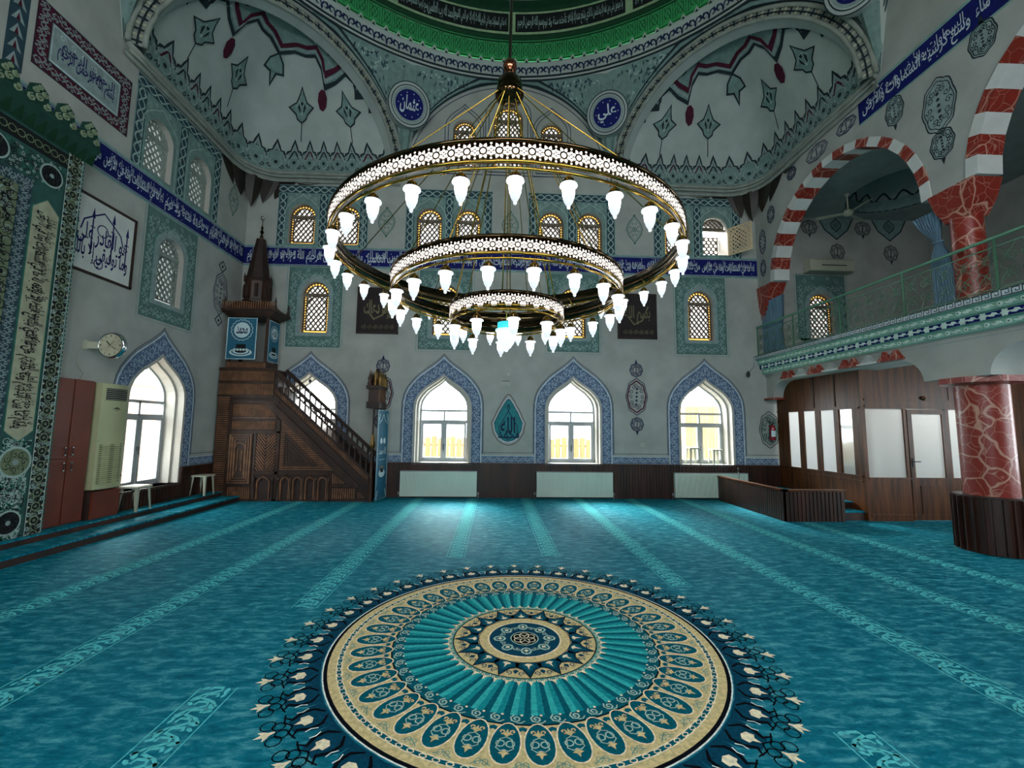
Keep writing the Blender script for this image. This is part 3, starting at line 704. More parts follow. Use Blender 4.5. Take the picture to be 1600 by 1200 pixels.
# --- left wall -------------------------------------------------------
LWIN = 8.02
b = MB()
lowh = rarch(8.03, 3.78, .31, 5.0); ups = (7.52, 8.6)
fill(b, [(YF, 0), (YB, 0), (YB, 10.5), (YF, 10.5)], wallm, LW, 0, [ogee(LWIN, .5, .69, 2.0, 2.86), lowh]+[rarch(y, 5.95, .31, 6.95) for y in ups])
ogee_surround(b, LWIN, LW)
base_band(b, LWIN+.93, YB, LW); base_band(b, 6.1, LWIN-.93, LW)
green_panel(b, 8.03, LW, wz1=5.0)
double_panel(b, 6.95, 9.18, LW, ups, z1=7.46)
fill(b, rect(YF, YB, 5.40, 5.85), BLU, LW, .002)
for z in (5.385, 5.865): stroke(b, [(YF, z), (YB, z)], .04, TEA2, LW, .003)
for z in (5.42, 5.83): stroke(b, [(YF, z), (YB, z)], .008, WHT, LW, .0035)
band_text(b, 4.0, YB-.05, 5.43, 5.82, WHT, LW, .0045, 1.35, 1)
u0, u1, v0, v1 = 5.38, 6.85, 6.2, 7.15            # crimson lettered panel
fill(b, rect(u0, u1, v0, v1), RED, LW, .002); fill(b, rect(u0+.2, u1-.2, v0+.2, v1-.2), GRY, LW, .003)
for e in (.012, .19, .22): stroke(b, rect(u0+e, u1-e, v0+e, v1-e), .014, INK if e != .22 else WHT, LW, .004, True)
frame_strip(b, u0+.02, u1-.02, v0+.02, v1-.02, .16, LW, .0045, line=GRY, dot=INK, pitch=.2, lw=.016)
arabic(b, AYAT[0], u0+.3, u1-.3, v0+.3, v0+.58, NVR, LW, .005, .02); arabic(b, 'الرحمن الرحيم', u0+.35, u1-.3, v0+.42, v1-.28, NVR, LW, .005, .012)
for s in range(6): stroke(b, spiral(u0+.35+s*.16, v1-.3-.01*s, .05, s, 1.2, 1, 8), .008, WHT, LW, .0042)
S = straight(5.3, 5.95, 5.3, 7.7, .22); fs(b, S, LW, .002, NAVG)           # tall border left of it
for i in range(9):
    z = 6.0+.19*i; fill(b, [(5.19-.08, z), (5.19, z+.03), (5.19+.08, z), (5.19, z+.17)], GRY, LW, .004); fill(b, [(5.19-.025, z+.02), (5.19+.025, z+.02), (5.19, z+.13)], RED, LW, .005)
diamond(b, 9.7, 6.7, .17, .3, LW); cartouche(b, 9.5, 4.45, .23, .45, LW, NAV, tail=0)
for z in (3.85, 5.05): stroke(b, [(9.5, z-.12), (9.62, z), (9.5, z+.12), (9.38, z)], .025, INK, LW, .004, True); disc(b, 9.5, z, .04, INK, LW, .004, 4)
b.build('wall_left', kind='structure')
wl = big_window(wname(), z0=.5, hw=.69, dep=.3); wl.rotation_euler = (0, 0, pi/2); wl.location = (XL, LWIN, 0)
o = lattice_window(wname(), .31, 1.22, dim=True); o.location = (XL, 8.03, 3.78); o.rotation_euler = (0, 0, pi/2)
o = lattice_window(wname(), .31, 1.0, dim=True); o.location = (XL, ups[0], 5.95); o.rotation_euler = (0, 0, pi/2); o = dup(o, loc=(XL, ups[1], 5.95)); o.rotation_euler = (0, 0, pi/2); o.name = wname()
b = MB()
def dado(b, M, a, c, z=.79):
    fill(b, rect(a, c, 0, z-.015), wood, M, .03)
    n = max(1, int((c-a)/.07))
    for i in range(n): x = a+(i+.5)*(c-a)/n; prism(b, rect(x-.026, x+.026, 0, z-.03), .03, .045, wood, M)
    prism(b, rect(a, c, z-.025, z), 0, .06, wood, M)
dado(b, LW, 8.71, YB-.05); dado(b, LW, 7.33, 8.71, .5); dado(b, LW, 6.0, 7.33)
box(b, XL-.4, XL+.0, 7.33, 8.71, .46, .5, carp)
for y in (8.70,): box(b, XL-.3, XL+.05, y-.005, y+.012, .5, .79, wood)
b.build('trim_2', kind='structure')

# carpeted steps along the left wall
b = MB(); box(b, XL, -5.36, YF, 9.62, 0, .09, woodd); box(b, XL, -5.35, YF, 9.63, .085, .11, carp); box(b, XL, -5.72, YF, 9.62, .11, .185, wood); box(b, XL, -5.71, YF, 9.63, .18, .2, carp)
b.build('trim_3', kind='structure')

# --- wall behind the camera, right outer wall, floors above ----------
b = MB()
def NW(u, v, h=0): return (u, YF+h, v)
def EW(u, v, h=0): return (11.0-h, u, v)
h = [ogee(x, .79, .68, 2.0, 2.86) for x in BIG[1:3]]+[rect(x-.9, x+.9, 4.4, 6.4) for x in (-3, .25, 3.5)]  # upper three openings are unseen, added to brighten the left wall and vaults
fill(b, [(XL, 0), (11, 0), (11, 7.05), (XR, 7.05), (XR, 10.5), (XL, 10.5)], wallm, NW, 0, h); base_band(b, XL, XR, NW)
b.build('wall_front', kind='structure')
b = MB()
h = [rect(y-.6, y+.6, .8, 2.7) for y in (.3, 2.8, 5.4, 9.0)]+[rarch(y, 3.9, .5, 5.4) for y in (.3, 3.7, 7.0)]
fill(b, [(YF, 0), (YB, 0), (YB, 7.05), (YF, 7.05)], wallm, EW, 0, h)
for y in (.3, 3.7, 7.0): fill(b, rect(y-.95, y+.95, 3.6, 6.4), PGR, EW, .002, [rarch(y, 3.9, .5, 5.4)]); frame_strip(b, y-.95, y+.95, 3.6, 6.4, .3, EW, .004, line=TEA2, dot=INK, pitch=.35, lw=.016)
for y in (1.5, 4.1): cartouche(b, y, 1.8, .4, .6, EW, NAV, tail=0)
b.build('wall_right', kind='structure')
for x in BIG[1:3]: o = dup(w0, loc=(x, YF, 0), rz=pi); o.name = wname()
lw_ = lattice_window(wname(), .5, 1.5, amber=True); lw_.rotation_euler = (0, 0, -pi/2); lw_.location = (11.0, .3, 3.9)
for y in (3.7, 7.0): o = dup(lw_, loc=(11.0, y, 3.9)); o.name = wname()
b = MB()
for y in (.3, 2.8, 5.4, 9.0):
    for e in (-.6, 0, .6): box(b, 11.0, 11.06, y+e-.03, y+e+.03, .8, 2.7, alu)
    for z in (.8, 2.0, 2.7): box(b, 11.0, 11.06, y-.6, y+.6, z-.03, z+.03, alu)
b.build('trim_4', kind='structure')

# balcony slab, cornice frieze and beam
b = MB()
box(b, 6.7, 11.0, YF, YB, 3.2, 3.4, wallm)
box(b, 6.45, 11.0, YF, YB, 3.3, 3.42, carp)
prof = [(6.36, 3.42), (6.34, 3.40), (6.34, 3.31), (6.37, 3.305), (6.40, 3.29), (6.40, 3.20), (6.43, 3.19), (6.45, 3.18), (6.45, 3.09), (6.48, 3.08), (6.50, 3.07), (6.50, 2.98), (6.53, 2.97), (6.55, 2.95)]
pm = [mingrn, WHT, mingrn, mingrn, mingrn, mingrn, mingrn, BLU, mingrn, mingrn, mingrn, mingrn, wallm]
for i in range(len(prof)-1):
    (x0, z0), (x1, z1) = prof[i], prof[i+1]; b.add([(x0, YF, z0), (x0, YB, z0), (x1, YB, z1), (x1, YF, z1)], [(0, 1, 2, 3)], pm[i])
def key(u, v): return None
X0 = 6.34
def KM(u, v, h=0): return (X0-h, u, v)
y = YB-.02
while y > 2.0:                                   # Greek key
    w = .11; z = 3.318; t = .075
    stroke(b, [(y, z), (y, z+t), (y-w*.72, z+t), (y-w*.72, z+t*.35), (y-w*.36, z+t*.35), (y-w*.36, z+t*.66)], .011, INK, KM, .003)
    stroke(b, [(y, z), (y-w, z)], .011, INK, KM, .003); y -= w
stroke(b, [(2, 3.405), (YB, 3.405)], .008, INK, KM, .004)
for X0, z, bg_ in ((6.40, 3.245, 0), (6.45, 3.135, 1), (6.50, 3.025, 0)):
    y = YB-.12; i = 0
    while y > 2.0:                               # moulded rosettes and leaves, in relief
        if i % 2 == 0:
            prism(b, circ(y, z, .03, 8), 0, .016, frw if bg_ else frw, KM)
            if bg_:
                for k in range(6): a = pi/3*k; prism(b, circ(y+.034*cos(a), z+.034*sin(a), .016, 6), 0, .01, frw, KM)
            else: disc(b, y, z, .012, LGR, KM, .018, 6)
        else:
            prism(b, [(y-.08, z-.016), (y-.02, z-.004), (y+.0, z-.024), (y+.05, z-.016), (y+.085, z+.012), (y+.03, z+.008), (y+.01, z+.03), (y-.03, z+.022), (y-.04, z+.004)], 0, .012, frw, KM)
        y -= .125; i += 1
b.build('trim_5', kind='structure')
b = MB()
def archbeam(b, x0, x1, ya, yb, zc, zb, zt, rr_):      # beam with an opening whose corners are rounded
    P = [(ya, zt), (ya, zc)]+[(ya+rr_-rr_*cos(pi/2*i/8), zc+(zb-zc)*sin(pi/2*i/8)) for i in range(1, 9)]+[(yb-rr_+rr_*sin(pi/2*i/8), zc+(zb-zc)*cos(pi/2*i/8)) for i in range(0, 9)]+[(yb, zt)]
    prism(b, P, x0, x1, wallm, lambda u, v, h: (h, u, v))
archbeam(b, 6.56, 7.2, 6.35, 9.95, 2.38, 2.76, 3.25, .42)
archbeam(b, 6.56, 7.2, 1.9, 5.45, 2.38, 2.76, 3.25, .42); archbeam(b, 6.56, 7.2, YF, 1.0, 2.38, 2.76, 3.25, .42)
for a, c in ((5.45, 6.35), (1.0, 1.9)): box(b, 6.56, 7.2, a, c, 2.38, 3.25, wallm)
box(b, 6.6, 7.15, 9.95, YB, 2.38, 3.25, wallm)
for z, w in ((2.9, .012),): stroke(b, [(2, z), (YB, z)], w, GRY, lambda u, v, h: (6.56-h, u, v), .004)
for i in range(7):                                     # hanging triangular teeth
    y = 9.35-.42*i; m = redm if i % 2 == 0 else marw
    for s in ((-.1, .1) if m is redm else (0,)):
        w = .1 if m is redm else .14
        prism(b, [(y+s-w, 2.8), (y+s+w, 2.8), (y+s, 2.94)], 6.48, 6.56, m, lambda u, v, h: (h, u, v))
    box(b, 6.47, 6.6, y-.21, y+.21, 2.775, 2.805, redm if i % 2 == 0 else whitem)
box(b, 6.52, 7.2, 9.9, YB, 2.34, 2.38, redm)
b.build('trim_6', kind='structure')

# arcade wall above the balcony with striped arches
b = MB()
AC = ((7.83, 1.9), (3.55, 1.9), (-.73, 1.52)); SZ = 5.1
def arc(c, R, n=22, rise=1.0): return [(c+R*cos(pi*i/n), SZ+R*sin(pi*i/n)*rise) for i in range(n+1)]
P = [(YB, 5.05), (YB, 10.5), (YF, 10.5), (YF, SZ)]
for c, R in reversed(AC): P += [(c-R, SZ)]+[(c-R*cos(pi*i/22), SZ+R*sin(pi*i/22)) for i in range(1, 22)]+[(c+R, SZ)]
fill(b, P, wallm, RWm, 0); fill(b, P, wallm, lambda u, v, h: (6.82, u, v), 0)
for c, R in AC:
    n = 21
    for i in range(n):
        a0, a1 = pi*i/n, pi*(i+1)/n; m = redm if i % 2 else whitem; r0, r1 = R-.15, R+.002; e = .02
        q = [(c+r*cos(a), SZ+r*sin(a)) for r, a in ((r0, a0), (r1, a0), (r1, a1), (r0, a1))]
        prism(b, q, 6.5-e, 6.82+e, m, lambda u, v, h: (h, u, v))
fill(b, rect(YF, 7.07, 7.09, 7.58), BLU, RWm, .002); stroke(b, rect(YF, 7.07, 7.09, 7.58), .03, TEA2, RWm, .003, True)
band_text(b, 1.5, 7.02, 7.12, 7.55, WHT, RWm, .0045, 1.9, 5, rtl=False, flip=True)
cartouche(b, 5.72, 6.42, .24, .42, RWm, INK, tail=0, fillm=GRY); cartouche(b, 6.4, 6.86, .16, .24, RWm, INK, tail=-1, fillm=GRY); cartouche(b, 5.72, 5.82, .17, .22, RWm, INK, tail=-1, fillm=GRY); cartouche(b, 5.1, 6.9, .17, .24, RWm, INK, tail=1, fillm=GRY)
for y, z, w, h_ in ((7.35, 7.3, .22, .13), (8.1, 7.28, .28, .16), (8.85, 7.28, .14, .13), (9.62, 6.72, .13, .2), (9.98, 6.2, .12, .3), (10.0, 5.55, .1, .2)): cartouche(b, y, z, w, h_, RWm, NAV, tail=0)
b.build('wall_arcade', kind='structure')
b = MB(); Rg = 1.05; GX, GY = 9.1, 8.9
fill(b, rect(6.82, 11, YF, YB), clay, lambda u, v, h: (u, v, 7.0), 0, [circ(GX, GY, Rg, 40), circ(9.1, 4.5, Rg, 40)])
for gy in (GY, 4.5):
    def GM(u, v, h=0, gy=gy): return (GX+(Rg*cos(v)-h)*cos(u), gy+(Rg*cos(v)-h)*sin(u), 7.0+Rg*sin(v)*.9)
    n = 40
    b.add([GM(2*pi*i/n, pi/2*j/8) for j in range(9) for i in range(n)], [(j*n+i, j*n+(i+1) % n, (j+1)*n+(i+1) % n, (j+1)*n+i) for j in range(8) for i in range(n)], clay, True)
    b.add([GM(2*pi*i/n, v, .01) for v in (0, .3) for i in range(n)], [(i, (i+1) % n, n+(i+1) % n, n+i) for i in range(n)], PGR)
    stroke(b, [(2*pi*i/96, .36+.1*cos(2*pi*i/6)) for i in range(96)], .04, INK, GM, .015, True)
    for i in range(16): stroke(b, circ(2*pi*(i+.5)/16, .17, .07, 6, .09), .03, INK, GM, .015, True)
    stroke(b, [(2*pi*i/48, .02) for i in range(48)], .03, INK, GM, .015, True)
b.build('ceiling', kind='structure')
# ================================================================== VAULTS AND DOME
RA = AP*tan(radians(22.5)); RD = 6.1; ZD = 10.3
HOP = mat('vault_plaster', 'acb5ae', .85, var=.05, scale=2)
def octs(k):
    a = k*pi/4; return Vector((sin(a), cos(a), 0)), Vector((cos(a), -sin(a), 0))
def arch_rect(k, lat, z, inw=0):
    n, t = octs(k); return Vector((CX, CY, 0))+n*(AP-inw)+t*lat+Vector((0, 0, z))
b = MB(); dots = MB()
for k in range(8):
    n = 26; m = 5
    def PV(al, t, h=0, k=k):
        a = k*pi/4+al; x = AP*tan(al); z = ZS+sqrt(max(0, RA*RA-x*x)); r0 = AP/cos(al)
        r = r0+(RD-r0)*t-h; return (CX+r*sin(a), CY+r*cos(a), z+(ZD-z)*t-h*.3)
    V = [PV(-pi/8+pi/4*i/n, j/m) for j in range(m+1) for i in range(n+1)]
    b.add(V, [(j*(n+1)+i, j*(n+1)+i+1, (j+1)*(n+1)+i+1, (j+1)*(n+1)+i) for j in range(m) for i in range(n)], HOP)
    if k in (3, 4, 5): continue
    rnd = random.Random(k)
    # carved field and its outlines
    e = .015
    for s in (-1, 1):
        al = [s*(pi/8-(pi/8-.035)*i/14) for i in range(15)]
        b.add([PV(a, .0, .012) for a in al]+[PV(a, .96, .012) for a in al], [(i, i+1, 16+i, 15+i) for i in range(14)], PGR)
    for i in range(430):
        al = rnd.uniform(-pi/8, pi/8); t = rnd.uniform(.08, .9)
        x = AP*tan(al); hgt = ZD-ZS-sqrt(max(0, RA*RA-x*x))
        if hgt*min(t, 1-t) < .09 or (abs(al) > pi/8-.085 and .42 < t < .78): continue
        dv = .05/hgt; du = .0075; q = rnd.uniform(0, 6.28)
        P = [(al+du*cos(q+g)*w, t+dv*sin(q+g)*w) for g, w in ((0, 1), (1.2, .45), (pi, 1), (pi+1.2, .45))]
        b.add([PV(u, v, .02) for u, v in P], [(0, 1, 2, 3)], (NAVG, ORN, NAVG)[i % 3])
    # double line along the arch crown
    for t0, t1 in ((0, .035), (.07, .1)):
        al = [-pi/8+pi/4*i/40 for i in range(41)]
        def hh(a): x = AP*tan(a); return max(.12, ZD-ZS-sqrt(max(0, RA*RA-x*x)))
        b.add([PV(a, min(1, t0*1.2/hh(a)), .025) for a in al]+[PV(a, min(1, t1*1.2/hh(a)), .025) for a in al], [(i, i+1, 42+i, 41+i) for i in range(40)], INK)
for k in (-2, -1, 0, 1):     # lettered roundels in the corners between the arches
    a = k*pi/4+pi/8; c = Vector((CX+6.2*sin(a), CY+6.2*cos(a), 9.22)); nv = Vector((-sin(a), -cos(a), -.34)).normalized(); tv = Vector((cos(a), -sin(a), 0)); uv = tv.cross(nv)*-1
    if uv.z < 0: uv = -uv
    def RM(u, v, h=0, c=c): return c+tv*u+uv*v+nv*h
    prism(b, circ(0, 0, .5, 28), -.25, .0, HOP, RM)
    for r, w, m_ in ((.49, .02, INK), (.42, .02, INK), (.36, .05, GRY)): stroke(b, circ(0, 0, r, 32), w, m_, RM, .01, True)
    fill(b, circ(0, 0, .33, 28), BLU, RM, .008)
    arabic(b, ('علي', 'عمر', 'أبو بكر', 'عثمان')[k % 4], -.22, .22, -.2, .2, WHT, RM, .014, .02)
    for i in range(10): disc(b, .26*cos(i*.63), .26*sin(i*.63), .014, WHT, RM, .014, 5)
b.build('ceiling', kind='structure').name = 'ceiling_vaults'

def lath(b, prof, m, n=96, smooth=True): lathe(b, prof, n, m, (CX, CY, 0), smooth)
b = MB()
for r, z in ((RD+.0, ZD-.02), (RD-.03, ZD+.06)): tube(b, [(CX+r*cos(2*pi*i/96), CY+r*sin(2*pi*i/96), z) for i in range(96)], .022, INK, 5, True)
lath(b, [(RD, ZD-.02), (RD-.02, ZD+.1), (RD-.03, ZD+.33), (RD-.1, ZD+.37), (RD-.1, ZD+.41), (RD-.02, ZD+.43)], HOP)
lath(b, [(RD-.02, ZD+.43), (RD-.02, ZD+1.06)], GRN)  # green light of the LED strip also put into the band's paint
lath(b, [(RD-.02, ZD+1.06), (RD-.1, ZD+1.1), (RD-.08, ZD+1.16), (RD-.05, ZD+1.2)], GRD)
lath(b, [(RD-.05, ZD+1.2), (RD-.05, ZD+1.82)], paint('drum_pale_green', '9db88f'))
lath(b, [(RD-.05, ZD+1.82), (RD-.13, ZD+1.88), (RD-.08, ZD+1.95), (RD-.14, ZD+2.02), (RD-.1, ZD+2.1)], GRD)
lath(b, [(RD-.1, ZD+2.1)]+[(5.95*cos(a), ZD+2.1+5.4*sin(a)) for a in [pi/2*i/16 for i in range(17)]], HOP)
def DM(r, off=0):
    return lambda u, v, h=0: (CX+(r-h)*sin(u/r), CY+(r-h)*cos(u/r), v)
M = DM(RD-.03); N = 84
for i in range(N):
    a = -pi*.62+2*pi*.62*i/(N-1); u = a*(RD-.03)
    fill(b, [(u-.03, ZD+.16), (u, ZD+.07), (u+.03, ZD+.16), (u+.012, ZD+.2), (u-.012, ZD+.2)], NAV, M, .012)
    for s in (-1, 1):
        stroke(b, [(u, ZD+.19), (u+s*.04, ZD+.28), (u+s*.1, ZD+.29), (u+s*.13, ZD+.22), (u+s*.09, ZD+.16), (u+s*.05, ZD+.18)], [.03, .035, .045, .045, .03, .015], NAV, M, .012)
    M2 = DM(RD-.1); fill(b, [(u-.09, ZD+.36), (u-.05, ZD+.43), (u, ZD+.52), (u+.05, ZD+.43), (u+.09, ZD+.36)], HOP, M2, .0)
    fill(b, [(u-.04, ZD+.37), (u, ZD+.45), (u+.04, ZD+.37)], GRD, M2, .006)
    M3 = DM(RD-.02); Z = ZD+.56
    if i % 1 == 0:
        x = u; stroke(b, [(x-.13, Z), (x-.13, Z+.44)], .014, GRD, M3, .012); stroke(b, [(x+.1, Z), (x+.1, Z+.44)], .012, GRD, M3, .012)
        stroke(b, circ(x-.015, Z+.22, .075, 8, .14), .014, GRD, M3, .012, True); stroke(b, [(x-.1, Z+.04), (x+.07, Z+.4)], .012, GRD, M3, .012); stroke(b, [(x+.07, Z+.04), (x-.1, Z+.4)], .012, GRD, M3, .012)
M4 = DM(RD-.05); L = 2.9
for i in range(-5, 6):
    u = i*L+1.5; stroke(b, [(u-L*.47+L*.94*q/24, ZD+1.51) for q in range(25)], .5, BLK, M4, .008)
    for j in range(8):
        s = AYAT[(i*3+j) % 10]; a = u-L*.45+j*L*.9/8
        if j % 2 == 0: arabic(b, s, a, a+L*.9/4, ZD+1.3, ZD+1.7, ORN, M4, .014, .012)
ringz = [(ZD+1.0, GRD), (ZD+.5, GRD)]
for z, m_ in ringz: tube(b, [(CX+(RD-.03)*cos(2*pi*i/96), CY+(RD-.03)*sin(2*pi*i/96), z) for i in range(96)], .018, m_, 5, True)
b.build('ceiling_dome', kind='structure')
led = mat('green_led', (.02, .9, .2), emit=((.1, 1, .3), 4))
b = MB(); tube(b, [(CX+(RD-.07)*cos(2*pi*i/96), CY+(RD-.07)*sin(2*pi*i/96), ZD+.425) for i in range(96)], .011, led, 5, True)
tag(b.build('light_strip'), 'green light strip running round the foot of the dome', 'light strip')

# corner semi-domes
def conch(k, orn=True):
    nV, tV = octs(k); C0 = Vector((CX, CY, ZS))+nV*AP; rc = .75; dC = RA-rc*sqrt(2); wd = RA*sin(pi/4); HC = RA
    def rho(th):
        s = abs(th-pi/2); c1 = wd/max(.05, cos(pi/4-s)) if s > 0 else wd/cos(pi/4)
        c1 = wd/cos(abs(s-pi/4))
        # circle of radius rc centred at dC along the bisector
        q = dC*cos(s); disc_ = rc*rc-dC*dC*sin(s)**2
        lim = atan2(rc*sin(pi/4), dC+rc*cos(pi/4))
        return q+sqrt(max(0, disc_)) if s < lim else c1
    UL = 6.9
    def CM(u, v, h=0):
        th = pi*u/UL; ph = v/2.45; r = (rho(th)-h)*cos(ph); return C0+tV*(r*cos(th))+nV*(r*sin(th))+Vector((0, 0, (HC-h)*sin(ph)))
    def CT(x, w, h=0):
        th = atan2(max(w, 1e-4), x); r = hypot(x, w); R = rho(th); ph = math.acos(min(1, r/R)); return C0+tV*(x*(1-h/R))+nV*(w*(1-h/R))+Vector((0, 0, (HC-h)*sin(ph)))
    b = MB(); n, m = 40, 14
    V = [CM(UL*i/n, 2.45*pi/2*(j/m)) for j in range(m+1) for i in range(n+1)]
    b.add(V, [(j*(n+1)+i, j*(n+1)+i+1, (j+1)*(n+1)+i+1, (j+1)*(n+1)+i) for j in range(m) for i in range(n)], HOP, True)
    # ledge and cornice
    U = [UL*i/n for i in range(n+1)]
    cor = mat('cornice_plaster', '8f958c', .8, var=.08, scale=6)
    for z, h, m_, r in ((-.02, .07, cor, .05), (-.12, .1, cor, .035), (-.2, .05, cor, .03)):
        tube(b, [CM(u, 0, h)+Vector((0, 0, z)) for u in U], r, m_, 6)
    P = [CM(u, 0, .06) for u in U]
    b.add([p+Vector((0, 0, .02)) for p in P]+[p+Vector((0, 0, -.24)) for p in P], [(i, i+1, n+2+i, n+1+i) for i in range(n)], cor)
    cn = Vector((CX+nV.x*AP*1.4142, CY+nV.y*AP*1.4142, ZS-.2))
    b.add([cn]+[p+Vector((0, 0, -.2)) for p in P], [(0, i+1, i+2) for i in range(n)], wallm)
    # front arch band
    def AM(a, r, h=0): return C0+tV*(r*cos(a))+Vector((0, 0, r*sin(a)))-nV*h
    A = [pi*i/48 for i in range(49)]
    b.add([AM(a, 2.3, .02) for a in A]+[AM(a, RA+.0, .02) for a in A], [(i, i+1, 50+i, 49+i) for i in range(48)], cor)
    b.add([AM(a, 2.3, .02) for a in A]+[AM(a, 2.3, -.25) for a in A], [(i, i+1, 50+i, 49+i) for i in range(48)], HOP)
    for r, w in ((2.32, .04), (2.53, .045), (2.42, .015)): tube(b, [AM(a, r, .04) for a in A], w, cor if r != 2.42 else INK, 6)
    for i in range(70):
        a = pi*(i+.5)/70; q = [AM(a-.012, 2.36, .045), AM(a+.003, 2.36, .045), AM(a+.014, 2.49, .045), AM(a, 2.49, .045)]; b.add(q, [(0, 1, 2, 3)], INK if i % 2 else CRM)
    if orn:
        n2 = 100
        b.add([CM(UL*i/n2, v, .012) for v in (.0, .42) for i in range(n2+1)], [(i, i+1, n2+2+i, n2+1+i) for i in range(n2)], PGR)
        NL = 17; W_ = UL/NL
        for i in range(NL):
            x0 = i*W_; pr = [(0, .36), (.1, .5), (.3, .53), (.36, .62), (.5, .76), (.64, .62), (.7, .53), (.9, .5), (1, .36)]
            pts = [(x0+W_*p, z) for p, z in pr]
            fill(b, pts+[(x0+W_*.5, .3)], PGR, CM, .014); stroke(b, pts, .045, INK, CM, .02)
            stroke(b, [(x, z-.09) for x, z in pts], .03, GRY, CM, .022); stroke(b, [(x0+W_*.2, .34), (x0+W_*.5, .55), (x0+W_*.8, .34)], .04, REDD if i % 2 else INK, CM, .022)
            stroke(b, [(x0+W_*.5+r_*cos(a_), .42+r_*1.3*sin(a_)) for r_ in (.1,) for a_ in [pi*q/6 for q in range(7)]], .025, GRY, CM, .024)
            for s in (-1, 1): stroke(b, spiral(x0+W_*(.5+.36*s), .4, .055, 0, 1.2, s, 7), .02, GRY, CM, .024)
            c = (x0+W_*.5, .26); stroke(b, circ(*c, .13, 10), .03, GRY, CM, .022, True); disc(b, *c, .045, INK, CM, .024, 6)
            for s in (-1, 1): stroke(b, spiral(c[0]+s*.13, c[1]-.1, .06, 0, 1.2, s, 7), .022, INK, CM, .022)
        for i in range(60): c = UL*(i+.5)/60; stroke(b, [(c-.03, .03), (c+.03, .09)], .02, GRY, CM, .022)
        for i, (u, v) in enumerate(((UL*.14, 1.45), (UL*.36, 1.5), (UL*.64, 1.5), (UL*.86, 1.45))):
            sx = 1/max(.35, cos(v/2.45)); w, hh_ = .3*sx, .34
            q = [(u, v-hh_), (u+w*.35, v-hh_*.75), (u+w*.45, v-hh_*.45), (u+w, v), (u+w*.45, v+hh_*.3), (u+w*.2, v+hh_*.8), (u, v+hh_*1.3), (u-w*.2, v+hh_*.8), (u-w*.45, v+hh_*.3), (u-w, v), (u-w*.45, v-hh_*.45), (u-w*.35, v-hh_*.75)]
            fill(b, q, PGR, CM, .025); stroke(b, q, .035, INK, CM, .035, True); disc(b, u, v, .1*sx, INK, CM, .035, 6, .13); disc(b, u, v, .05*sx, PGR, CM, .04, 5, .06)
            for s in (-1, 1): stroke(b, [(u+s*w*.5, v), (u+s*w*.2, v+hh_*.4), (u, v-hh_*.5)], .02, ORN, CM, .035)
            stroke(b, [(u, v-hh_), (u, .74)], .022, INK, CM, .035)
        o = [(-2.05, .04), (-1.8, .3), (-1.72, .2), (-1.5, .42), (-1.42, .3), (-1.2, .36), (-1.1, .62), (-.95, .86), (-.8, .7), (-.6, .62), (-.45, .78), (-.25, .9), (0, 1.12)]
        o = o+[(-x, y) for x, y in reversed(o[:-1])]
        nx = 60; G = []
        for i in range(nx+1):
            x = -2.05+4.1*i/nx; j = 0
            while j < len(o)-2 and o[j+1][0] < x: j += 1
            t = (x-o[j][0])/(o[j+1][0]-o[j][0]); w = o[j][1]+(o[j+1][1]-o[j][1])*t
            G += [CT(x, .01+(w-.01)*q/5, .014) for q in range(6)]
        b.add(G, [(6*i+q, 6*i+q+1, 6*i+q+7, 6*i+q+6) for i in range(nx) for q in range(5)], PGR)
        stroke(b, o, .05, INK, CT, .03); stroke(b, [(x*.96, y-.07) for x, y in o[4:-4]], .035, GRY, CT, .032); stroke(b, [(x*.92, y-.15) for x, y in o[5:-5]], .07, REDD, CT, .031)
        for s in (-1, 1):
            disc(b, s*.98, 1.02, .1, REDD, CT, .035, 8, .13)
            for i in range(5): stroke(b, spiral(s*(.25+.3*i), .3+.05*(i % 2), .11, i, 1.3, s, 9), .025, ORN if i % 2 else INK, CT, .03)
        q = [(0, 1.12), (.14, 1.25), (.2, 1.4), (.06, 1.46), (0, 1.65), (-.06, 1.46), (-.2, 1.4), (-.14, 1.25)]; fill(b, q, PGR, CT, .02); stroke(b, q, .035, INK, CT, .03, True); disc(b, 0, 1.35, .06, INK, CT, .035, 5)
    o_ = b.build('ceiling_conch', kind='structure')
    # hanging corner pendants below the cornice
    d = MB(); base = [CM(UL*(.5+t), 0, 0)+Vector((0, 0, -.22)) for t in (-.235, -.13, -.075, -.025, .025, .075, .13, .235)]
    cz = cn+nV*(-.16)
    return o_, base, cn, nV, tV
REDD = paint('dark_crimson', '4a1428')
pend = mat('pendant_dark_wood', '241c14', .5, var=.2)
for k in (-1, 1, 3, 5):
    o_, base, cn, nV, tV = conch(k, k in (-1, 1))
    if k in (3, 5): continue
    d = MB(); mid = len(base)//2
    tips = [.12, .55, .45, .95, .55, .45, .12]
    for i in range(len(base)-1):
        a, c = base[i], base[i+1]; m_ = (a+c)/2; dz = (.13, .62, .8, 1.0, .8, .62, .13)[i]
        tip = m_+Vector((0, 0, -dz*.72)); inn = (cn-m_); inn.z = 0; tip += inn*(.15 if i in (0, 6) else .32); fr = m_-inn*.1+Vector((0, 0, -.12*dz))
        n_ = 6; V = []; 
        for j in range(n_+1):
            t = j/n_; w = (1-t**2.2) if i not in (0, 6) else 1-t
            l = a+(m_-a)*(1-w)+(tip-m_)*t; r = c+(m_-c)*(1-w)+(tip-m_)*t; f = m_+(tip-m_)*t-inn.normalized()*(.07*w)
            V += [l, f, r]
        d.add(V, [(3*j+e, 3*j+e+1, 3*j+e+4, 3*j+e+3) for j in range(n_) for e in (0, 1)], pend)
        d.add([a, c, cn+Vector((0, 0, .0))], [(0, 1, 2)], pend)
    d.build('trim_7' if k < 0 else 'trim_8', kind='structure')
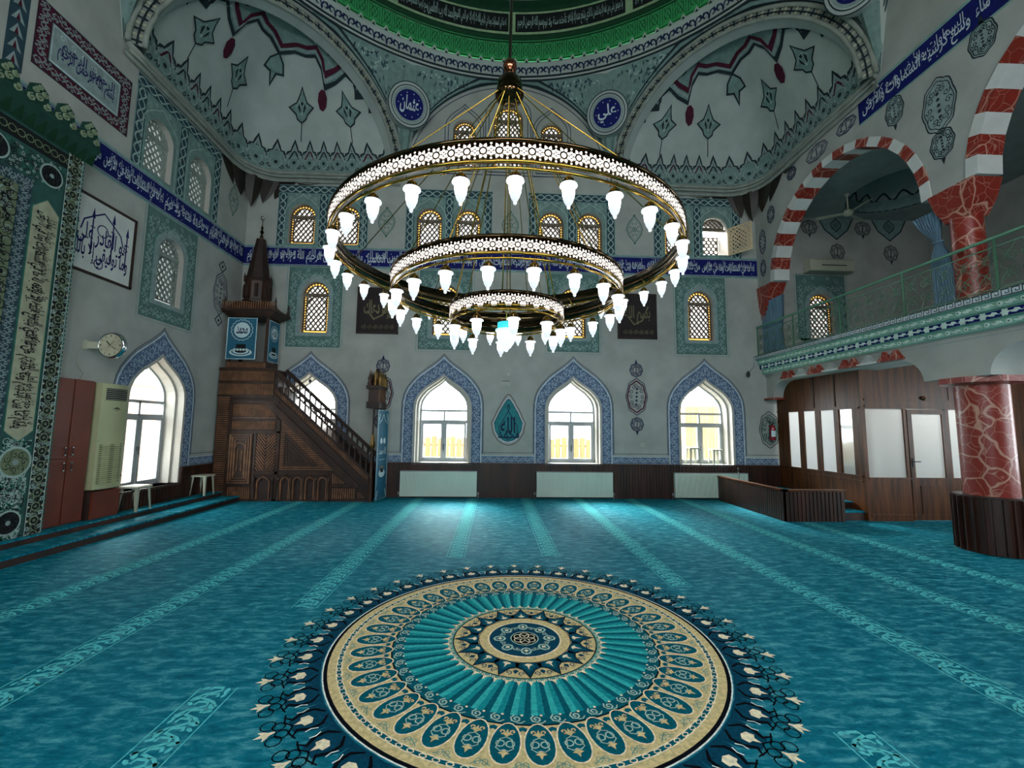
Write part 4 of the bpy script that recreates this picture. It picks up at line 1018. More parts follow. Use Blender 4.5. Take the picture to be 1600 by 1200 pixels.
# ================================================================== CHANDELIER
DC = 3.9
CHX, CHY = .102, 3.9
R1, R2, R3 = 1.537, 1.03, .513; Z1, Z2, Z3 = 3.135, 2.80, 2.585
glow = mat('lit_pattern', (1, .93, .8), emit=((1, .87, .8), .8)); glow.cycles.emission_sampling = 'NONE'
bulb = mat('lit_glass_lamp', (1, 1, 1), emit=((.93, .97, 1), 5.5))
bulbd = mat('dim_glass_lamp', (.3, .32, .35), .1, emit=((.82, .9, 1), .6)); bulbd.cycles.emission_sampling = 'NONE'
clearb = mat('clear_glass_ball', 'dfe8ea', .05, spec=.8, emit=((.9, .95, 1), .5)); clearb.cycles.emission_sampling = 'NONE'
ch = thing('chandelier', 'huge three-ring gilt chandelier of hanging glass lamps under the dome', 'chandelier', (CHX, CHY, 0))
ch_dark = mat('polished_dark_brass', '4a3f2c', .15, metal=1, var=.03)
def ring_part(R, z, H, name, zig=False):
    b = MB(); t = .035
    lathe(b, [(R, z), (R, z+H), (R-t, z+H+.004), (R-t, z), (R, z)], 96, ch_dark)
    for zz, r in ((z+H+.012, .014), (z-.004, .01)): tube(b, [(R*cos(2*pi*i/96), R*sin(2*pi*i/96), zz) for i in range(96)], r, bronze if zz > z else gold, 5, True)
    tube(b, [((R-.02)*cos(2*pi*i/96), (R-.02)*sin(2*pi*i/96), z-.035) for i in range(96)], .009, gold, 6, True)
    ro = b.build(name, ch)
    g = MB()
    def GM(u, v, h=0): a = u/R; return ((R+h)*sin(a), (R+h)*cos(a), v)
    n = round(2*pi*R/(H*.82)); d = 2*pi*R/n; z0 = z+.004; hh = H-.008
    for i in range(n):
        u = i*d; c = z0+hh/2; disc(g, u, c, hh*.15, glow, GM, .004, 8)
        for k in range(8):
            a = pi/4*k+pi/8; x, y = u+hh*.31*cos(a)*.98, c+hh*.31*sin(a)
            r = hh*.122; q = [(x+r*1.35*cos(a), y+r*1.35*sin(a)), (x+r*.8*cos(a+1.2), y+r*.8*sin(a+1.2)), (x+r*.9*cos(a+2.3), y+r*.9*sin(a+2.3)), (x+r*.9*cos(a-2.3), y+r*.9*sin(a-2.3)), (x+r*.8*cos(a-1.2), y+r*.8*sin(a-1.2))]
            g.add([GM(px, py, .004) for px, py in q], [(0, 1, 2, 3, 4)], glow)
        for e in (.08, .92): disc(g, u+d/2, z0+hh*e, hh*.07, glow, GM, .004, 5)
        disc(g, u+d/2, c, hh*.09, glow, GM, .004, 5)
        for e in (.28, .72): disc(g, u+d/2, z0+hh*e, hh*.085, glow, GM, .004, 5)
    if zig:
        for i in range(28):
            u = 2*pi*R*i/28; fill(g, [(u-.028, z+.018), (u+.028, z+.018), (u+.02, z-.012), (u-.02, z-.012)], glow, GM, .008)
    g.build('lit_band', ro)
    return ro
ring_part(R1, Z1, .115, 'outer_ring'); ring_part(R2, Z2, .105, 'middle_ring'); ring_part(R3, Z3, .095, 'inner_ring', True)
# one lamp with its cap, hook and ball
def lamp_meshes():
    g = MB(); lathe(g, [(.001, -.16), (.014, -.158), (.022, -.148), (.033, -.128), (.039, -.105)], 14, bulbd); lathe(g, [(.039, -.105), (.044, -.075), (.0465, -.045), (.0465, -.02), (.045, -.0)], 14, bulb)
    c = MB(); lathe(c, [(.06, -.002), (.057, .003), (.044, .006), (.043, .03), (.034, .045), (.016, .06), (.006, .066), (.001, .068)], 14, gold)
    for i in range(12): a = 2*pi*i/12; bar(c, (.045*cos(a), .045*sin(a), .004), (.043*cos(a), .043*sin(a), .03), .006, .004, bronze)
    lathe(c, [(.045, -.012), (.066, -.012), (.064, .0), (.06, -.002)], 14, clearb)
    h = MB(); tube(h, [(.008*cos(t), 0,   .07+.008*sin(t)) for t in [2*pi*i/8 for i in range(8)]], .0022, gold, 4, True); tube(h, [(0, 0, .076), (0, 0, .088)], .0022, gold, 4)
    f = MB(); lathe(f, [(.001, -.184), (.009, -.181), (.0145, -.17), (.009, -.159), (.001, -.156)], 10, clearb)
    return g, c, h, f
def mk_lamp(s=1.0):
    g, c, h, f = lamp_meshes(); L_ = g.build('lamp', ch); c.build('lamp_cap', L_); h.build('lamp_hook', L_); f.build('lamp_finial', L_); L_.scale = (s, s, s); return L_
L0 = None
for R, z, n, ph, s in ((R1-.02, Z1-.035-.072, 30, 0, .82), (R2-.02, Z2-.035-.075, 20, pi/20, .84), (R3-.02, Z3-.035-.075, 10, radians(175), .84)):
    for k in range(n):
        a = ph+2*pi*k/n; loc = (R*sin(a), R*cos(a), z)
        if L0 is None: L0 = mk_lamp(); o = L0; o.location = loc
        else: o = dup(L0, ch, loc)
        o.scale = (s, s, s); o.rotation_euler = (0, 0, a)
# stays from the hub to the rings
HZ = 4.82
b = MB()
def stay(p, q, r=.0048, m=gold): tube(b, [p, q], r, m, 5)
for k in range(8):
    a = 2*pi*k/8+.2; stay((.1*sin(a), .1*cos(a), HZ), (R1*.99*sin(a), R1*.99*cos(a), Z1+.115))
b.build('outer_stays', ch); b = MB()
for k in range(6):
    a = 2*pi*k/6+.45; stay((.08*sin(a), .08*cos(a), HZ), ((R2-.01)*sin(a), (R2-.01)*cos(a), Z2+.105))
b.build('middle_stays', ch); b = MB()
for k in range(6):
    a = 2*pi*k/6+.1; stay((.05*sin(a), .05*cos(a), HZ), ((R3-.01)*sin(a), (R3-.01)*cos(a), Z3+.095), .006)
b.build('inner_stays', ch)
b = MB()
for k in range(9):
    a = .55+k*.71; 
    for R, z in ((R1-.05, Z1+.03), (R2-.05, Z2+.03)):
        tube(b, [((R)*sin(a), (R)*cos(a), z+.03), ((R-.03)*sin(a+.02), (R-.03)*cos(a+.02), z+.01), ((R-.02)*sin(a+.04), (R-.02)*cos(a+.04), z-.05), ((R+.01)*sin(a+.05), (R+.01)*cos(a+.05), z-.07)], .004, gold, 4)
b.build('wiring', ch)
b = MB()
lathe(b, [(.001, HZ-.1), (.06, HZ-.095), (.125, HZ-.06), (.14, HZ-.03), (.13, HZ), (.125, HZ+.05), (.115, HZ+.12), (.07, HZ+.17), (.03, HZ+.19), (.025, HZ+.22), (.05, HZ+.23), (.065, HZ+.28), (.05, HZ+.33), (.02, HZ+.35), (.012, HZ+.37)], 24, bronze)
b.build('hub', ch)
b = MB(); lathe(b, [(.03, HZ+.21), (.055, HZ+.235), (.068, HZ+.28), (.055, HZ+.325), (.03, HZ+.345)], 20, mat('copper', 'a5664a', .15, metal=1)); b.build('hub_ball', ch)
b = MB(); tube(b, [(0, 0, HZ+.35), (.148, .1, 17.75)], .016, bronze, 6); b.build('suspension_rod', ch)
b = MB(); tube(b, [(0, 0, HZ), (0, 0, 2.56)], .005, gold, 5); b.build('lantern_cord', ch)
turq = mat('turquoise_glaze', '18a0b4', .3, emit=((.05, .6, .7), .8))
b = MB(); lathe(b, [(.05, 2.56), (.082, 2.555), (.082, 2.5), (.08, 2.49)], 24, turq)
lathe(b, [(.1, 2.492), (.1, 2.476), (.08, 2.474)], 24, mat('pale_turquoise', '8fdde6', .3, emit=((.4, .85, .95), 1.2)))
ln = b.build('lantern_collar', ch)
b = MB(); lathe(b, [(.001, 2.285), (.012, 2.29), (.02, 2.31), (.04, 2.325), (.07, 2.37), (.088, 2.42), (.09, 2.474)], 24, mat('cut_glass', 'aebecb', .08, spec=.9, var=.5, scale=60, emit=((.7, .85, 1), .9))); b.build('lantern_glass', ln)
MTE = paint('niche_green', '2f5550'); MCR = paint('niche_cream', 'a5a58c'); MDG = paint('niche_dark_green', '1f4238'); MOL = paint('niche_olive', '8a9a7c')
# ================================================================== MIHRAB
def HM(u, v, h=0): return (-5.8+h, u, v)
mih = thing('prayer_niche', 'tall tiled prayer niche front of green and black floral work with an openwork crest', 'prayer niche', (-5.8, 4.0, .1))
mih.location = (0, 0, 0)
b = MB(); box(b, -5.99, -5.8, 2.0, 6.0, .112, 5.42, MTE)
fill(b, rect(2, 6, .112, 5.42), MTE, HM, .002)
def floral(b, u0, u1, v0, v1, M, h, n, cols, r=.05, seed=1):
    rn = random.Random(seed)
    for i in range(n):
        u, v = rn.uniform(u0+r, u1-r), rn.uniform(v0+r, v1-r); q = rn.random()*6.28; m = cols[i % len(cols)]
        if i % 3 == 0:
            disc(b, u, v, r*.5, m, M, h+.0005*(i % 4), 6); disc(b, u, v, r*.22, cols[(i+1) % len(cols)], M, h+.003, 5)
        elif i % 3 == 1: stroke(b, spiral(u, v, r, q, 1.4, 1 if i % 2 else -1, 9), r*.2, m, M, h+.0005*(i % 4))
        else:
            for s in (-1, 1): disc(b, u+s*r*.4*cos(q), v+s*r*.4*sin(q), r*.55, m, M, h+.0005*(i % 4), 5, r*.2, q+s*.5)
fill(b, rect(4.4, 5.25, .11, 4.5), OLV, HM, .003); floral(b, 4.6, 5.25, 1.6, 4.5, HM, .004, 900, (BLK, GRY, OLV, BLK), .05, 3)
for z in range(14):
    for y in range(4): stroke(b, circ(4.72+y*.16, 1.75+z*.19+(y % 2)*.09, .06, 8), .012, BLK, HM, .006, True)
fill(b, rect(5.25, 5.4, .11, 4.62), NAVG, HM, .004); vine(b, straight(5.4, .2, 5.4, 4.6, .15), HM, .006, .15, GRY, BLK, SLB, .13, .01)
fill(b, rect(4.4, 5.4, 4.47, 4.62), NAVG, HM, .0045); vine(b, straight(4.5, 4.47, 5.4, 4.47, .15), HM, .006, .15, GRY, BLK, SLB, .13, .01)
fill(b, rect(5.4, 5.78, .11, 4.98), MTE, HM, .004); fill(b, rect(4.4, 5.78, 4.62, 5.0), MTE, HM, .0035)
floral(b, 5.4, 5.78, .12, 1.45, HM, .006, 420, (ORN, BLK, LGR, ORN), .05, 5); floral(b, 4.6, 5.4, .12, 1.6, HM, .006, 500, (WHT, BLK, LGR, ORN), .055, 6)
floral(b, 4.6, 5.78, 4.62, 5.0, HM, .006, 300, (ORN, BLK, LGR), .035, 9)
q = [(5.42, 1.5), (5.59, 1.36), (5.76, 1.5), (5.76, 4.3), (5.59, 4.46), (5.42, 4.3)]
fill(b, q, MCR, HM, .007); stroke(b, q, .014, LGR, HM, .008, True)
def VM(u, v, h=0): return HM(5.44+v, 4.3-u, h)           # writing runs upwards
for i in range(3):
    z0 = .03+i*.92; arabic(b, AYAT[3+i], z0, z0+.9, .005, .24, BLK, VM, .009, .035); arabic(b, AYAT[6+i], z0+.02, z0+.88, .1, .3, BLK, VM, .0095, .02)
    for j in range(16): disc(b, z0+.05*j, .05+.2*((j*7) % 5)/5, .009, BLK, VM, .0095, 4)
for y, z, r in ((5.6, 4.79, .15), (5.59, 1.12, .19), (4.95, 4.8, .16), (5.59, .4, .15)):
    fill(b, circ(y, z, r, 20), ORN, HM, .010); fill(b, circ(y, z, r*.86, 20), BLK if r < .19 else OLV, HM, .012)
    for i in range(14): a = i*.449*2; stroke(b, spiral(y+r*.5*cos(a), z+r*.5*sin(a), r*.25, a, 1.2, 1, 8), .008, GRY, HM, .014)
    disc(b, y, z, r*.2, GRY, HM, .014, 8)
fill(b, rect(5.78, 6.0, .115, 5.42), BLK, HM, .0085); fill(b, rect(4.4, 5.79, 5.0, 5.2), BLK, HM, .0085)
floral(b, 5.795, 5.985, .13, 5.2, HM, .0095, 900, (MOL, GRY, OLV, BLK), .032, 12)
k = 30
for i in range(k):
    z = .2+i*.173; fill(b, circ(5.89, z, .05, 9), BLK, HM, .0125); stroke(b, circ(5.89, z, .05, 9), .009, MOL, HM, .013, True); disc(b, 5.89, z, .02, OLV, HM, .0135, 6)
    for s in (-1, 1): stroke(b, spiral(5.89+s*.07, z+.085, .035, 0, 1.3, s, 7), .011, ORN, HM, .011); disc(b, 5.89+s*.085, z, .018, CRM, HM, .011, 4)
for e in (5.79, 5.985): stroke(b, [(e, .12), (e, 5.4)], .012, ORN, HM, .012)
for i in range(12): y = 4.7+i*.1; stroke(b, circ(y, 5.1, .045, 8), .012, OLV, HM, .011, True)
for i in range(90): z = .15+i*.058; prism(b, rect(5.992, 6.012, z, z+.03), -.012, .012, LGR, HM)
b.build('front_panel', mih)
b = MB()
b.add([(-5.8, 2, 5.22), (-5.8, 6.0, 5.22), (-5.66, 6.1, 5.45), (-5.66, 2, 5.45), (-5.99, 6.1, 5.45), (-5.99, 2, 5.45), (-5.99, 6.0, 5.22)], [(0, 1, 2, 3), (3, 2, 4, 5), (1, 6, 4, 2)], MDG)
for i in range(12): y = 4.5+i*.135; b.add([(-5.78, y, 5.24), (-5.78, y+.13, 5.24), (-5.68, y+.065, 5.42)], [(0, 1, 2)], GRD)
b.build('cornice', mih)
b = MB()
def KM2(u, v, h=0): return (-5.68+h, u, v)
for i in range(5):
    c = 5.92-i*.34
    prism(b, [(c-.17, 5.45), (c+.17, 5.45), (c+.17, 5.55), (c+.12, 5.62), (c+.1, 5.72), (c, 5.79), (c-.1, 5.72), (c-.12, 5.62), (c-.17, 5.55)], -.03, 0, MDG, KM2)
    for (x, z, r, s) in ((-.09, 5.54, .05, 1), (.09, 5.54, .05, -1), (0, 5.6, .05, 1), (-.06, 5.67, .04, -1), (.06, 5.67, .04, 1), (0, 5.73, .03, 1)): bead(b, spiral(c+x, z, r, pi/2, 1.4, s, 9), .013, MOL, KM2, 0, .02)
b.build('crest', mih)

# ================================================================== MINBAR
mb = thing('pulpit', 'tall dark carved wooden pulpit with stair, kiosk and pointed spire beside the left corner', 'pulpit', (0, 0, 0))
FY = 9.65; BY = 10.16
def PMn(u, v, h=0): return (u, FY-h, v)
side = [(-5.97, 0.0), (-2.66, 0.0), (-2.66, .58), (-4.74, 2.46), (-4.78, 2.66), (-4.78, 2.82), (-5.97, 2.82)]
b = MB(); prism(b, side, 0, -(BY-FY), woodd, PMn, side=woodm)
# framing boards
def brd(x0, x1, z0, z1, h=.02, m=woodm): prism(b, rect(x0, x1, z0, z1), 0, h, m, PMn)
brd(-5.97, -2.66, 0, .035); brd(-5.97, -4.78, 2.78, 2.84, .04); brd(-5.97, -4.8, 2.5, 2.55); brd(-5.97, -4.8, 2.2, 2.25); brd(-5.66, -4.66, 2.08, 2.13); brd(-5.66, -4.55, 1.72, 1.76); brd(-5.66, -4.6, 1.43, 1.48)
brd(-5.7, -5.64, 0.02, 2.13); brd(-4.67, -4.6, 0, 1.85); brd(-5.14, -5.09, 0, 1.43); brd(-4.67, -3.5, .56, .62); brd(-5.1, -4.67, .56, .62); brd(-3.52, -3.46, 0, .62); brd(-3.46, -2.9, .3, .34)
for e in (0, .09, .17):
    d = (.67, -.74); n_ = (-.7*e, -.68*e)
    P = [(-4.86+n_[0], 2.12+n_[1]+e*.6), (-2.86+n_[0], .3+n_[1]+e*.6)]
    bead(b, P, .045, woodm, PMn, 0, .03)
bead(b, [(-4.8, 2.28), (-2.7, .38)], .03, woodm, PMn, 0, .025)
b.build('side_panel', mb)
b = MB(); A90 = pi/2
for P, a, sp in ((rect(-5.95, -4.8, 2.55, 2.78), A90, .035), (rect(-5.95, -4.8, 2.25, 2.5), A90, .035), (rect(-5.95, -5.7, .1, 2.2), 0, .045), (rect(-5.62, -4.72, 1.78, 2.06), A90, .034), (rect(-5.62, -4.72, 1.5, 1.7), A90, .034), (rect(-5.62, -4.7, 1.76, 1.8), 0, .03),
                 (rect(-5.08, -4.88, .63, 1.42), -.9, .045), (rect(-4.87, -4.68, .63, 1.42), .9, .045), (rect(-5.62, -5.16, .04, .3), A90, .04),
                 ([(-4.76, 2.42), (-2.7, .56), (-2.7, .42), (-4.76, 2.3)], A90, .04), ([(-4.58, 1.76), (-4.58, .66), (-3.38, .66)], A90*.0, .045), (rect(-3.44, -2.95, .05, .28), A90, .045), ([(-3.44, .36), (-3.44, .6), (-3.1, .36)], A90, .045), ([(-2.9, .25), (-2.9, .05), (-2.7, .05)], 0, .04)):
    ribs(b, P, a, sp, sp*.5, woodr, PMn, .0, .022, .008)
for k in (1, .68, .38): bead(b, [(-4.3+(x+4.3)*k, .94+(z-.94)*k) for x, z in ((-4.48, 1.42), (-4.48, .76), (-3.8, .76))], .045, woodm, PMn, 0, .034, True)
prism(b, [(-4.3+(x+4.3)*1.05, .94+(z-.94)*1.05) for x, z in ((-4.48, 1.42), (-4.48, .76), (-3.8, .76))], 0, .024, woodd, PMn)
b.build('carved_slats', mb)
b = MB(); prism(b, rect(-5.64, -5.15, .35, 1.42), 0, .035, woodm, PMn)
for e in (.03, .08, .13): bead(b, rect(-5.64+e, -5.15-e, .35+e, 1.42-e), .022, woodr, PMn, .035, .055, True)
bead(b, rarch(-5.395, .55, .1, 1.22), .022, woodr, PMn, .035, .06)
for x in (-5.44, -5.35): lathe(b, [(.01, .62), (.022, .66), (.012, .72), (.012, .85), (.022, .9), (.012, .95), (.02, 1.02), (.008, 1.1)], 8, woodr, (x, FY-.05, 0))
b.build('door', mb)
b = MB()
def arcade(x0, n, w):
    for i in range(n):
        c = x0+w*(i+.5); bead(b, rarch(c, .04, w*.34, .5), .025, woodr, PMn, 0, .035)
        bead(b, [(c-w*.34, .38), (c-w*.2, .42), (c-w*.12, .5), (c, .54), (c+w*.12, .5), (c+w*.2, .42), (c+w*.34, .38)], .02, woodm, PMn, 0, .03)
    for i in range(n+1): lathe(b, [(.03, .03), (.03, .07), (.018, .09), (.018, .4), (.03, .43), (.034, .47), (.02, .5)], 8, woodm, (x0+w*i, FY-.04, 0))
arcade(-5.07, 1, .38); arcade(-4.56, 4, .262)
b.build('arcade_panel', mb)
for nm, yy, dz in (('handrail', FY-.02, 0), ('handrail', BY+.0, .06)):
    b = MB(); p, q = (-4.78, yy, 2.8+dz), (-2.68, yy, .93+dz); bar(b, p, q, .05, .06, woodd); bar(b, (p[0], yy, p[2]-.04), (q[0], yy, q[2]-.04), .035, .02, woodm)
    o = b.build(nm, mb); s = MB(); n = 17
    for i in range(n):
        t = (i+.5)/n; x = p[0]+(q[0]-p[0])*t; z = p[2]+(q[2]-p[2])*t; s.add([(x-.014, yy, z-.03), (x+.014, yy, z-.05), (x+.014, yy, z-.37), (x-.014, yy, z-.35), (x-.014, yy+.025, z-.03), (x+.014, yy+.025, z-.05), (x+.014, yy+.025, z-.37), (x-.014, yy+.025, z-.35)], [(0, 1, 2, 3), (4, 5, 6, 7), (0, 3, 7, 4), (1, 2, 6, 5)], woodd)
    bar(s, (p[0], yy+.012, p[2]-.36), (q[0], yy+.012, q[2]-.36), .03, .03, woodd)
    s.build('balusters', o, kind='stuff') if False else s.build('balusters', o)
b = MB()
for i in range(9): x = -2.75-.23*i; box(b, x-.23, x, FY+.03, BY-.03, .0, .2+.23*i, wood)
b.build('stair', mb)
# kiosk with spire
kx, ky = -5.43, 9.9
b = MB()
box(b, -5.86, -5.0, FY+.0, BY, 2.84, 2.98, woodm); ribs(b, rect(-5.84, -5.02, 2.85, 2.96), A90, .04, .02, woodr, PMn, 0, .015)
for x in (-5.83, -5.03):
    for y in (FY+.03, BY-.03): box(b, x-.03, x+.03, y-.03, y+.03, 2.98, 4.02, woodm)
b.build('kiosk_posts', mb)
b = MB()
def sq(x0, x1, y0, y1, z0, X0_, X1_, Y0_, Y1_, z1, m):
    b.add([(x0, y0, z0), (x1, y0, z0), (x1, y1, z0), (x0, y1, z0), (X0_, Y0_, z1), (X1_, Y0_, z1), (X1_, Y1_, z1), (X0_, Y1_, z1)], [(0, 1, 5, 4), (1, 2, 6, 5), (2, 3, 7, 6), (3, 0, 4, 7), (4, 5, 6, 7), (0, 3, 2, 1)], m)
sq(-5.88, -4.98, FY-.02, BY, 3.98, -5.97, -4.82, FY-.12, BY+.05, 4.08, woodm); sq(-5.97, -4.8, FY-.14, BY+.06, 4.08, -5.97, -4.8, FY-.14, BY+.06, 4.13, woodd)
sq(-5.95, -4.9, FY-.08, BY+.02, 4.13, -5.75, -5.1, FY+.02, BY-.02, 4.34, woodm)
for x, y in ((-5.93, FY-.08), (-4.84, FY-.08), (-5.93, BY), (-4.84, BY)): lathe(b, [(.03, 4.13), (.035, 4.2), (.015, 4.26), (.025, 4.3), (.001, 4.42)], 8, woodd, (x, y, 0))
ribs(b, rect(-5.95, -4.84, 4.1, 4.3), A90, .05, .02, woodr, lambda u, v, h: (u, FY-.1-h, v), 0, .02)
b.build('kiosk_roof', mb)
b = MB(); lathe(b, [(.3, 4.34), (.3, 4.38), (.27, 4.4), (.27, 4.82), (.3, 4.86), (.24, 4.9)], 8, woodm, (kx, ky, 0), False)
for i in range(8): a = pi/4*i; lathe(b, [(.02, 4.8), (.025, 4.9), (.001, 5.02)], 6, woodd, (kx+.28*cos(a), ky+.28*sin(a), 0)); a += pi/8; box(b, kx+.25*cos(a)-.03, kx+.25*cos(a)+.03, ky+.25*sin(a)-.03, ky+.25*sin(a)+.03, 4.45, 4.75, woodd)
b.build('kiosk_drum', mb)
b = MB(); lathe(b, [(.26, 4.88), (.235, 5.0), (.1, 5.86), (.001, 5.9)], 8, woodd, (kx, ky, 0), False); b.build('spire', mb)
b = MB(); lathe(b, [(.02, 5.88), (.04, 5.93), (.015, 5.98), (.045, 6.04), (.015, 6.1), (.03, 6.14), (.008, 6.2), (.006, 6.34)], 10, bronze, (kx, ky, 0))
tube(b, [(kx+.045*cos(a), ky, 6.385+.045*sin(a)) for a in [radians(60+d) for d in range(0, 301, 30)]], [.002, .005, .008, .009, .01, .01, .01, .009, .008, .005, .002], bronze, 5); b.build('finial', mb)
# portal at the foot of the stair
b = MB(); goldw = mat('gilt_wood', '8a6a34', .35, metal=.6, var=.3)
for y in (FY-.03, BY):
    lathe(b, [(.05, 0), (.05, .5), (.055, .52), (.03, .55), (.03, .95), (.045, 1.0), (.02, 1.05), (.02, 2.05)], 10, woodm, (-2.62, y, 0))
for y in (FY-.03,): lathe(b, [(.01, 1.1), (.03, 1.12), (.055, 1.18), (.055, 1.25), (.03, 1.3), (.04, 1.36), (.02, 1.42)], 12, goldw, (-2.62, y, 0))
b.build('portal_post', mb)
b = MB(); box(b, -2.78, -2.5, FY-.06, BY+.04, 2.0, 2.14, woodd); box(b, -2.75, -2.53, FY-.03, BY+.02, 2.14, 2.44, woodm); box(b, -2.79, -2.49, FY-.08, BY+.06, 2.42, 2.5, woodd)
for y in (FY+.0, FY+.12, FY+.25, FY+.38, BY): box(b, -2.53, -2.515, y-.015, y+.015, 2.16, 2.42, woodr); lathe(b, [(.035, 2.5), (.04, 2.56), (.02, 2.6), (.035, 2.65), (.02, 2.7), (.03, 2.73), (.001, 2.84)], 8, goldw if y < 10 else woodm, (-2.62, y, 0))
for x in (-2.74, -2.52):
    for y in (FY-.0, FY+.14, FY+.3, BY-.03): lathe(b, [(.045, 2.5), (.052, 2.55), (.03, 2.6), (.048, 2.66), (.025, 2.72), (.012, 2.78), (.001, 2.86)], 8, woodm if x < -2.6 else goldw, (x, y, 0))
prism(b, [(FY+.03, 2.5), (BY-.03, 2.5), (BY-.1, 2.66), (9.98, 2.76), (9.9, 2.9), (9.82, 2.76), (FY+.1, 2.66)], -2.68, -2.6, woodm, lambda u, v, h: (h, u, v))
for y, z, r in ((9.9, 2.66, .07), (9.78, 2.58, .05), (10.02, 2.58, .05)): bead(b, spiral(y, z, r, 0, 1.3, 1, 9), .018, goldw, lambda u, v, h: (-2.6+h, u, v), 0, .02)
b.build('portal_crown', mb)

def banner(name, M, w, h, label, big=False):
    b = MB(); prism(b, rect(0, w, 0, h), -.008, 0, bann, M)
    stroke(b, rect(.012, w-.012, .012, h-.012), .014, bannw, M, .002, True)
    cx = w/2
    if not big:
        c = h*.7; r = w*.27
        fill(b, circ(cx, c, r, 20), bannw, M, .003); stroke(b, [(cx+r*1.25*(1+.1*(i % 2))*cos(2*pi*i/32), c+r*1.25*(1+.1*(i % 2))*sin(2*pi*i/32)) for i in range(32)], .012, bannw, M, .003, True)
        arabic(b, 'محمد' if 'prophet' in name or 'front' in label else 'الله', cx-r*.7, cx+r*.7, c-r*.5, c+r*.5, NAV, M, .004, .02)
        for k, (rx_, m_) in enumerate(((.38, bannw), (.31, bann), (.27, bannw), (.2, BLK))): fill(b, circ(cx, h*.17+.01*k, w*rx_, 20, w*rx_*.36), m_, M, .003+.0008*k)
        fill(b, rect(cx-w*.16, cx+w*.16, h*.2, h*.36), BLK, M, .007)
        for i in range(5): fill(b, circ(cx-w*.2+i*w*.1, h*.23, w*.045, 8), bannw, M, .008)
    else:
        for s in (-1, 1):
            for i in range(26):
                z = .05+i*.012*(1 if i < 13 else 1)+(0 if i < 13 else h-.45); x = cx+s*w*(.42-.1*((i % 13)/13)); stroke(b, spiral(x, z, .022, i, 1.2, s, 7), .008, bannw, M, .003)
        for s in (-1, 1): stroke(b, [(cx+s*w*.42, .3), (cx+s*w*.4, h*.5), (cx+s*w*.42, h-.3)], .008, bannw, M, .003)
        stroke(b, [(cx-w*.4, h-.3), (cx-w*.15, h-.22), (cx, h-.1), (cx+w*.15, h-.22), (cx+w*.4, h-.3)], .018, bannw, M, .003)
        for s in (-1, 1): fill(b, circ(cx+s*w*.14, h*.65, w*.1, 12, .065), bannw, M, .003)
        arabic(b, 'الله محمد', cx-w*.3, cx+w*.3, h*.5, h*.58, bannw, M, .003); stroke(b, [(cx-w*.25, h*.44), (cx+w*.25, h*.44)], .01, bannw, M, .003)
        fill(b, circ(cx, h*.29, w*.28, 20, .09), bannw, M, .003); fill(b, rect(cx-w*.14, cx+w*.12, h*.3, h*.34), BLK, M, .004); fill(b, rect(cx-w*.14, cx+w*.12, h*.345, h*.37), goldw, M, .004)
    o = b.build(name); tag(o, label, 'banner', 'blue banners hung on the pulpit'); return o
banner('banner', lambda u, v, h: (-5.86+u, FY-.045-h, 3.02+v), .64, .93, 'teal banner on the front of the pulpit kiosk, round lettered medallion above a small shrine')
banner('banner', lambda u, v, h: (-4.985+h, FY+.0+u, 3.0+v), .48, .93, 'narrow teal banner on the right side of the pulpit kiosk')
dB = Vector((-2.47+2.56, BY-(FY-.08), 0)); lB = dB.length; dB.normalize(); nB = Vector((dB.y, -dB.x, 0))
banner('banner', lambda u, v, h: tuple(Vector((-2.5, FY-.1, .02))+dB*u+nB*h+Vector((0, 0, v))), lB, 1.95, 'tall blue printed banner closing the pulpit doorway at the stair foot', True)
b = MB(); tube(b, [(-4.15, 9.98, 1.0), (-4.17, 9.98, 2.6)], .007, chrome, 6); b = b; lathe(b, [(.001, 2.57), (.025, 2.58), (.032, 2.61), (.025, 2.64), (.001, 2.65)], 10, grill, (-4.17, 9.98, 0))
tag(b.build('microphone_pole'), 'thin upright rod with a black knob seen against the window behind the pulpit stair', 'microphone')

# ================================================================== LEFT WALL FURNITURE
cb = thing('cabinet', 'reddish brown laminate cabinet with two columns of doors beside the prayer niche', 'cabinet', (0, 0, 0))
b = MB(); box(b, -5.99, -5.915, 6.03, 6.66, .205, 2.22, cabm); b.build('body', cb)
for y0, y1 in ((6.03, 6.34), (6.35, 6.66)):
    for z0, z1 in ((.22, 1.1), (1.11, 2.21)):
        b = MB(); box(b, -5.915, -5.895, y0+.003, y1-.003, z0, z1, cabm); d = b.build('door', cb)
        yh = y1-.05 if y0 < 6.2 else y0+.05; zh = 1.0 if z0 < 1 else 1.21
        b = MB(); tube(b, [(-5.895, yh, zh-.05), (-5.872, yh, zh-.05), (-5.872, yh, zh+.05), (-5.895, yh, zh+.05)], .007, woodd, 6)
        for z in (zh-.05, zh+.05): lathe(b, [(.001, -.012), (.012, -.008), (.014, 0), (.012, .008), (.001, .012)], 10, chrome, (-5.872, yh, z))
        b.build('handle', d)
b = MB(); box(b, -5.99, -5.83, 6.73, 7.19, .205, .6, cabm); box(b, -5.99, -5.86, 6.68, 6.73, .205, .6, woodd)
tag(b.build('plinth'), 'low reddish laminate plinth under the floor air conditioner', 'plinth')
ac = thing('air_conditioner', 'tall cream floor-standing air conditioner on a low red plinth', 'air conditioner', (0, 0, 0))
def AMp(u, v, h=0): return (-5.83+h+.03*sin(pi*(u-6.7)/.47), u, v)
b = MB(); n = 8; P = [(-5.83+.03*sin(pi*i/n), 6.7+.47*i/n) for i in range(n+1)]; P = [(-5.99, 6.7)]+P+[(-5.99, 7.17)]
prism(b, P, .63, 2.2, cream, lambda u, v, h: (u, v, h)); bead(b, [(6.705, 1.35), (7.165, 1.35)], .008, OLV, AMp, 0, .004)
b.build('body', ac)
b = MB()
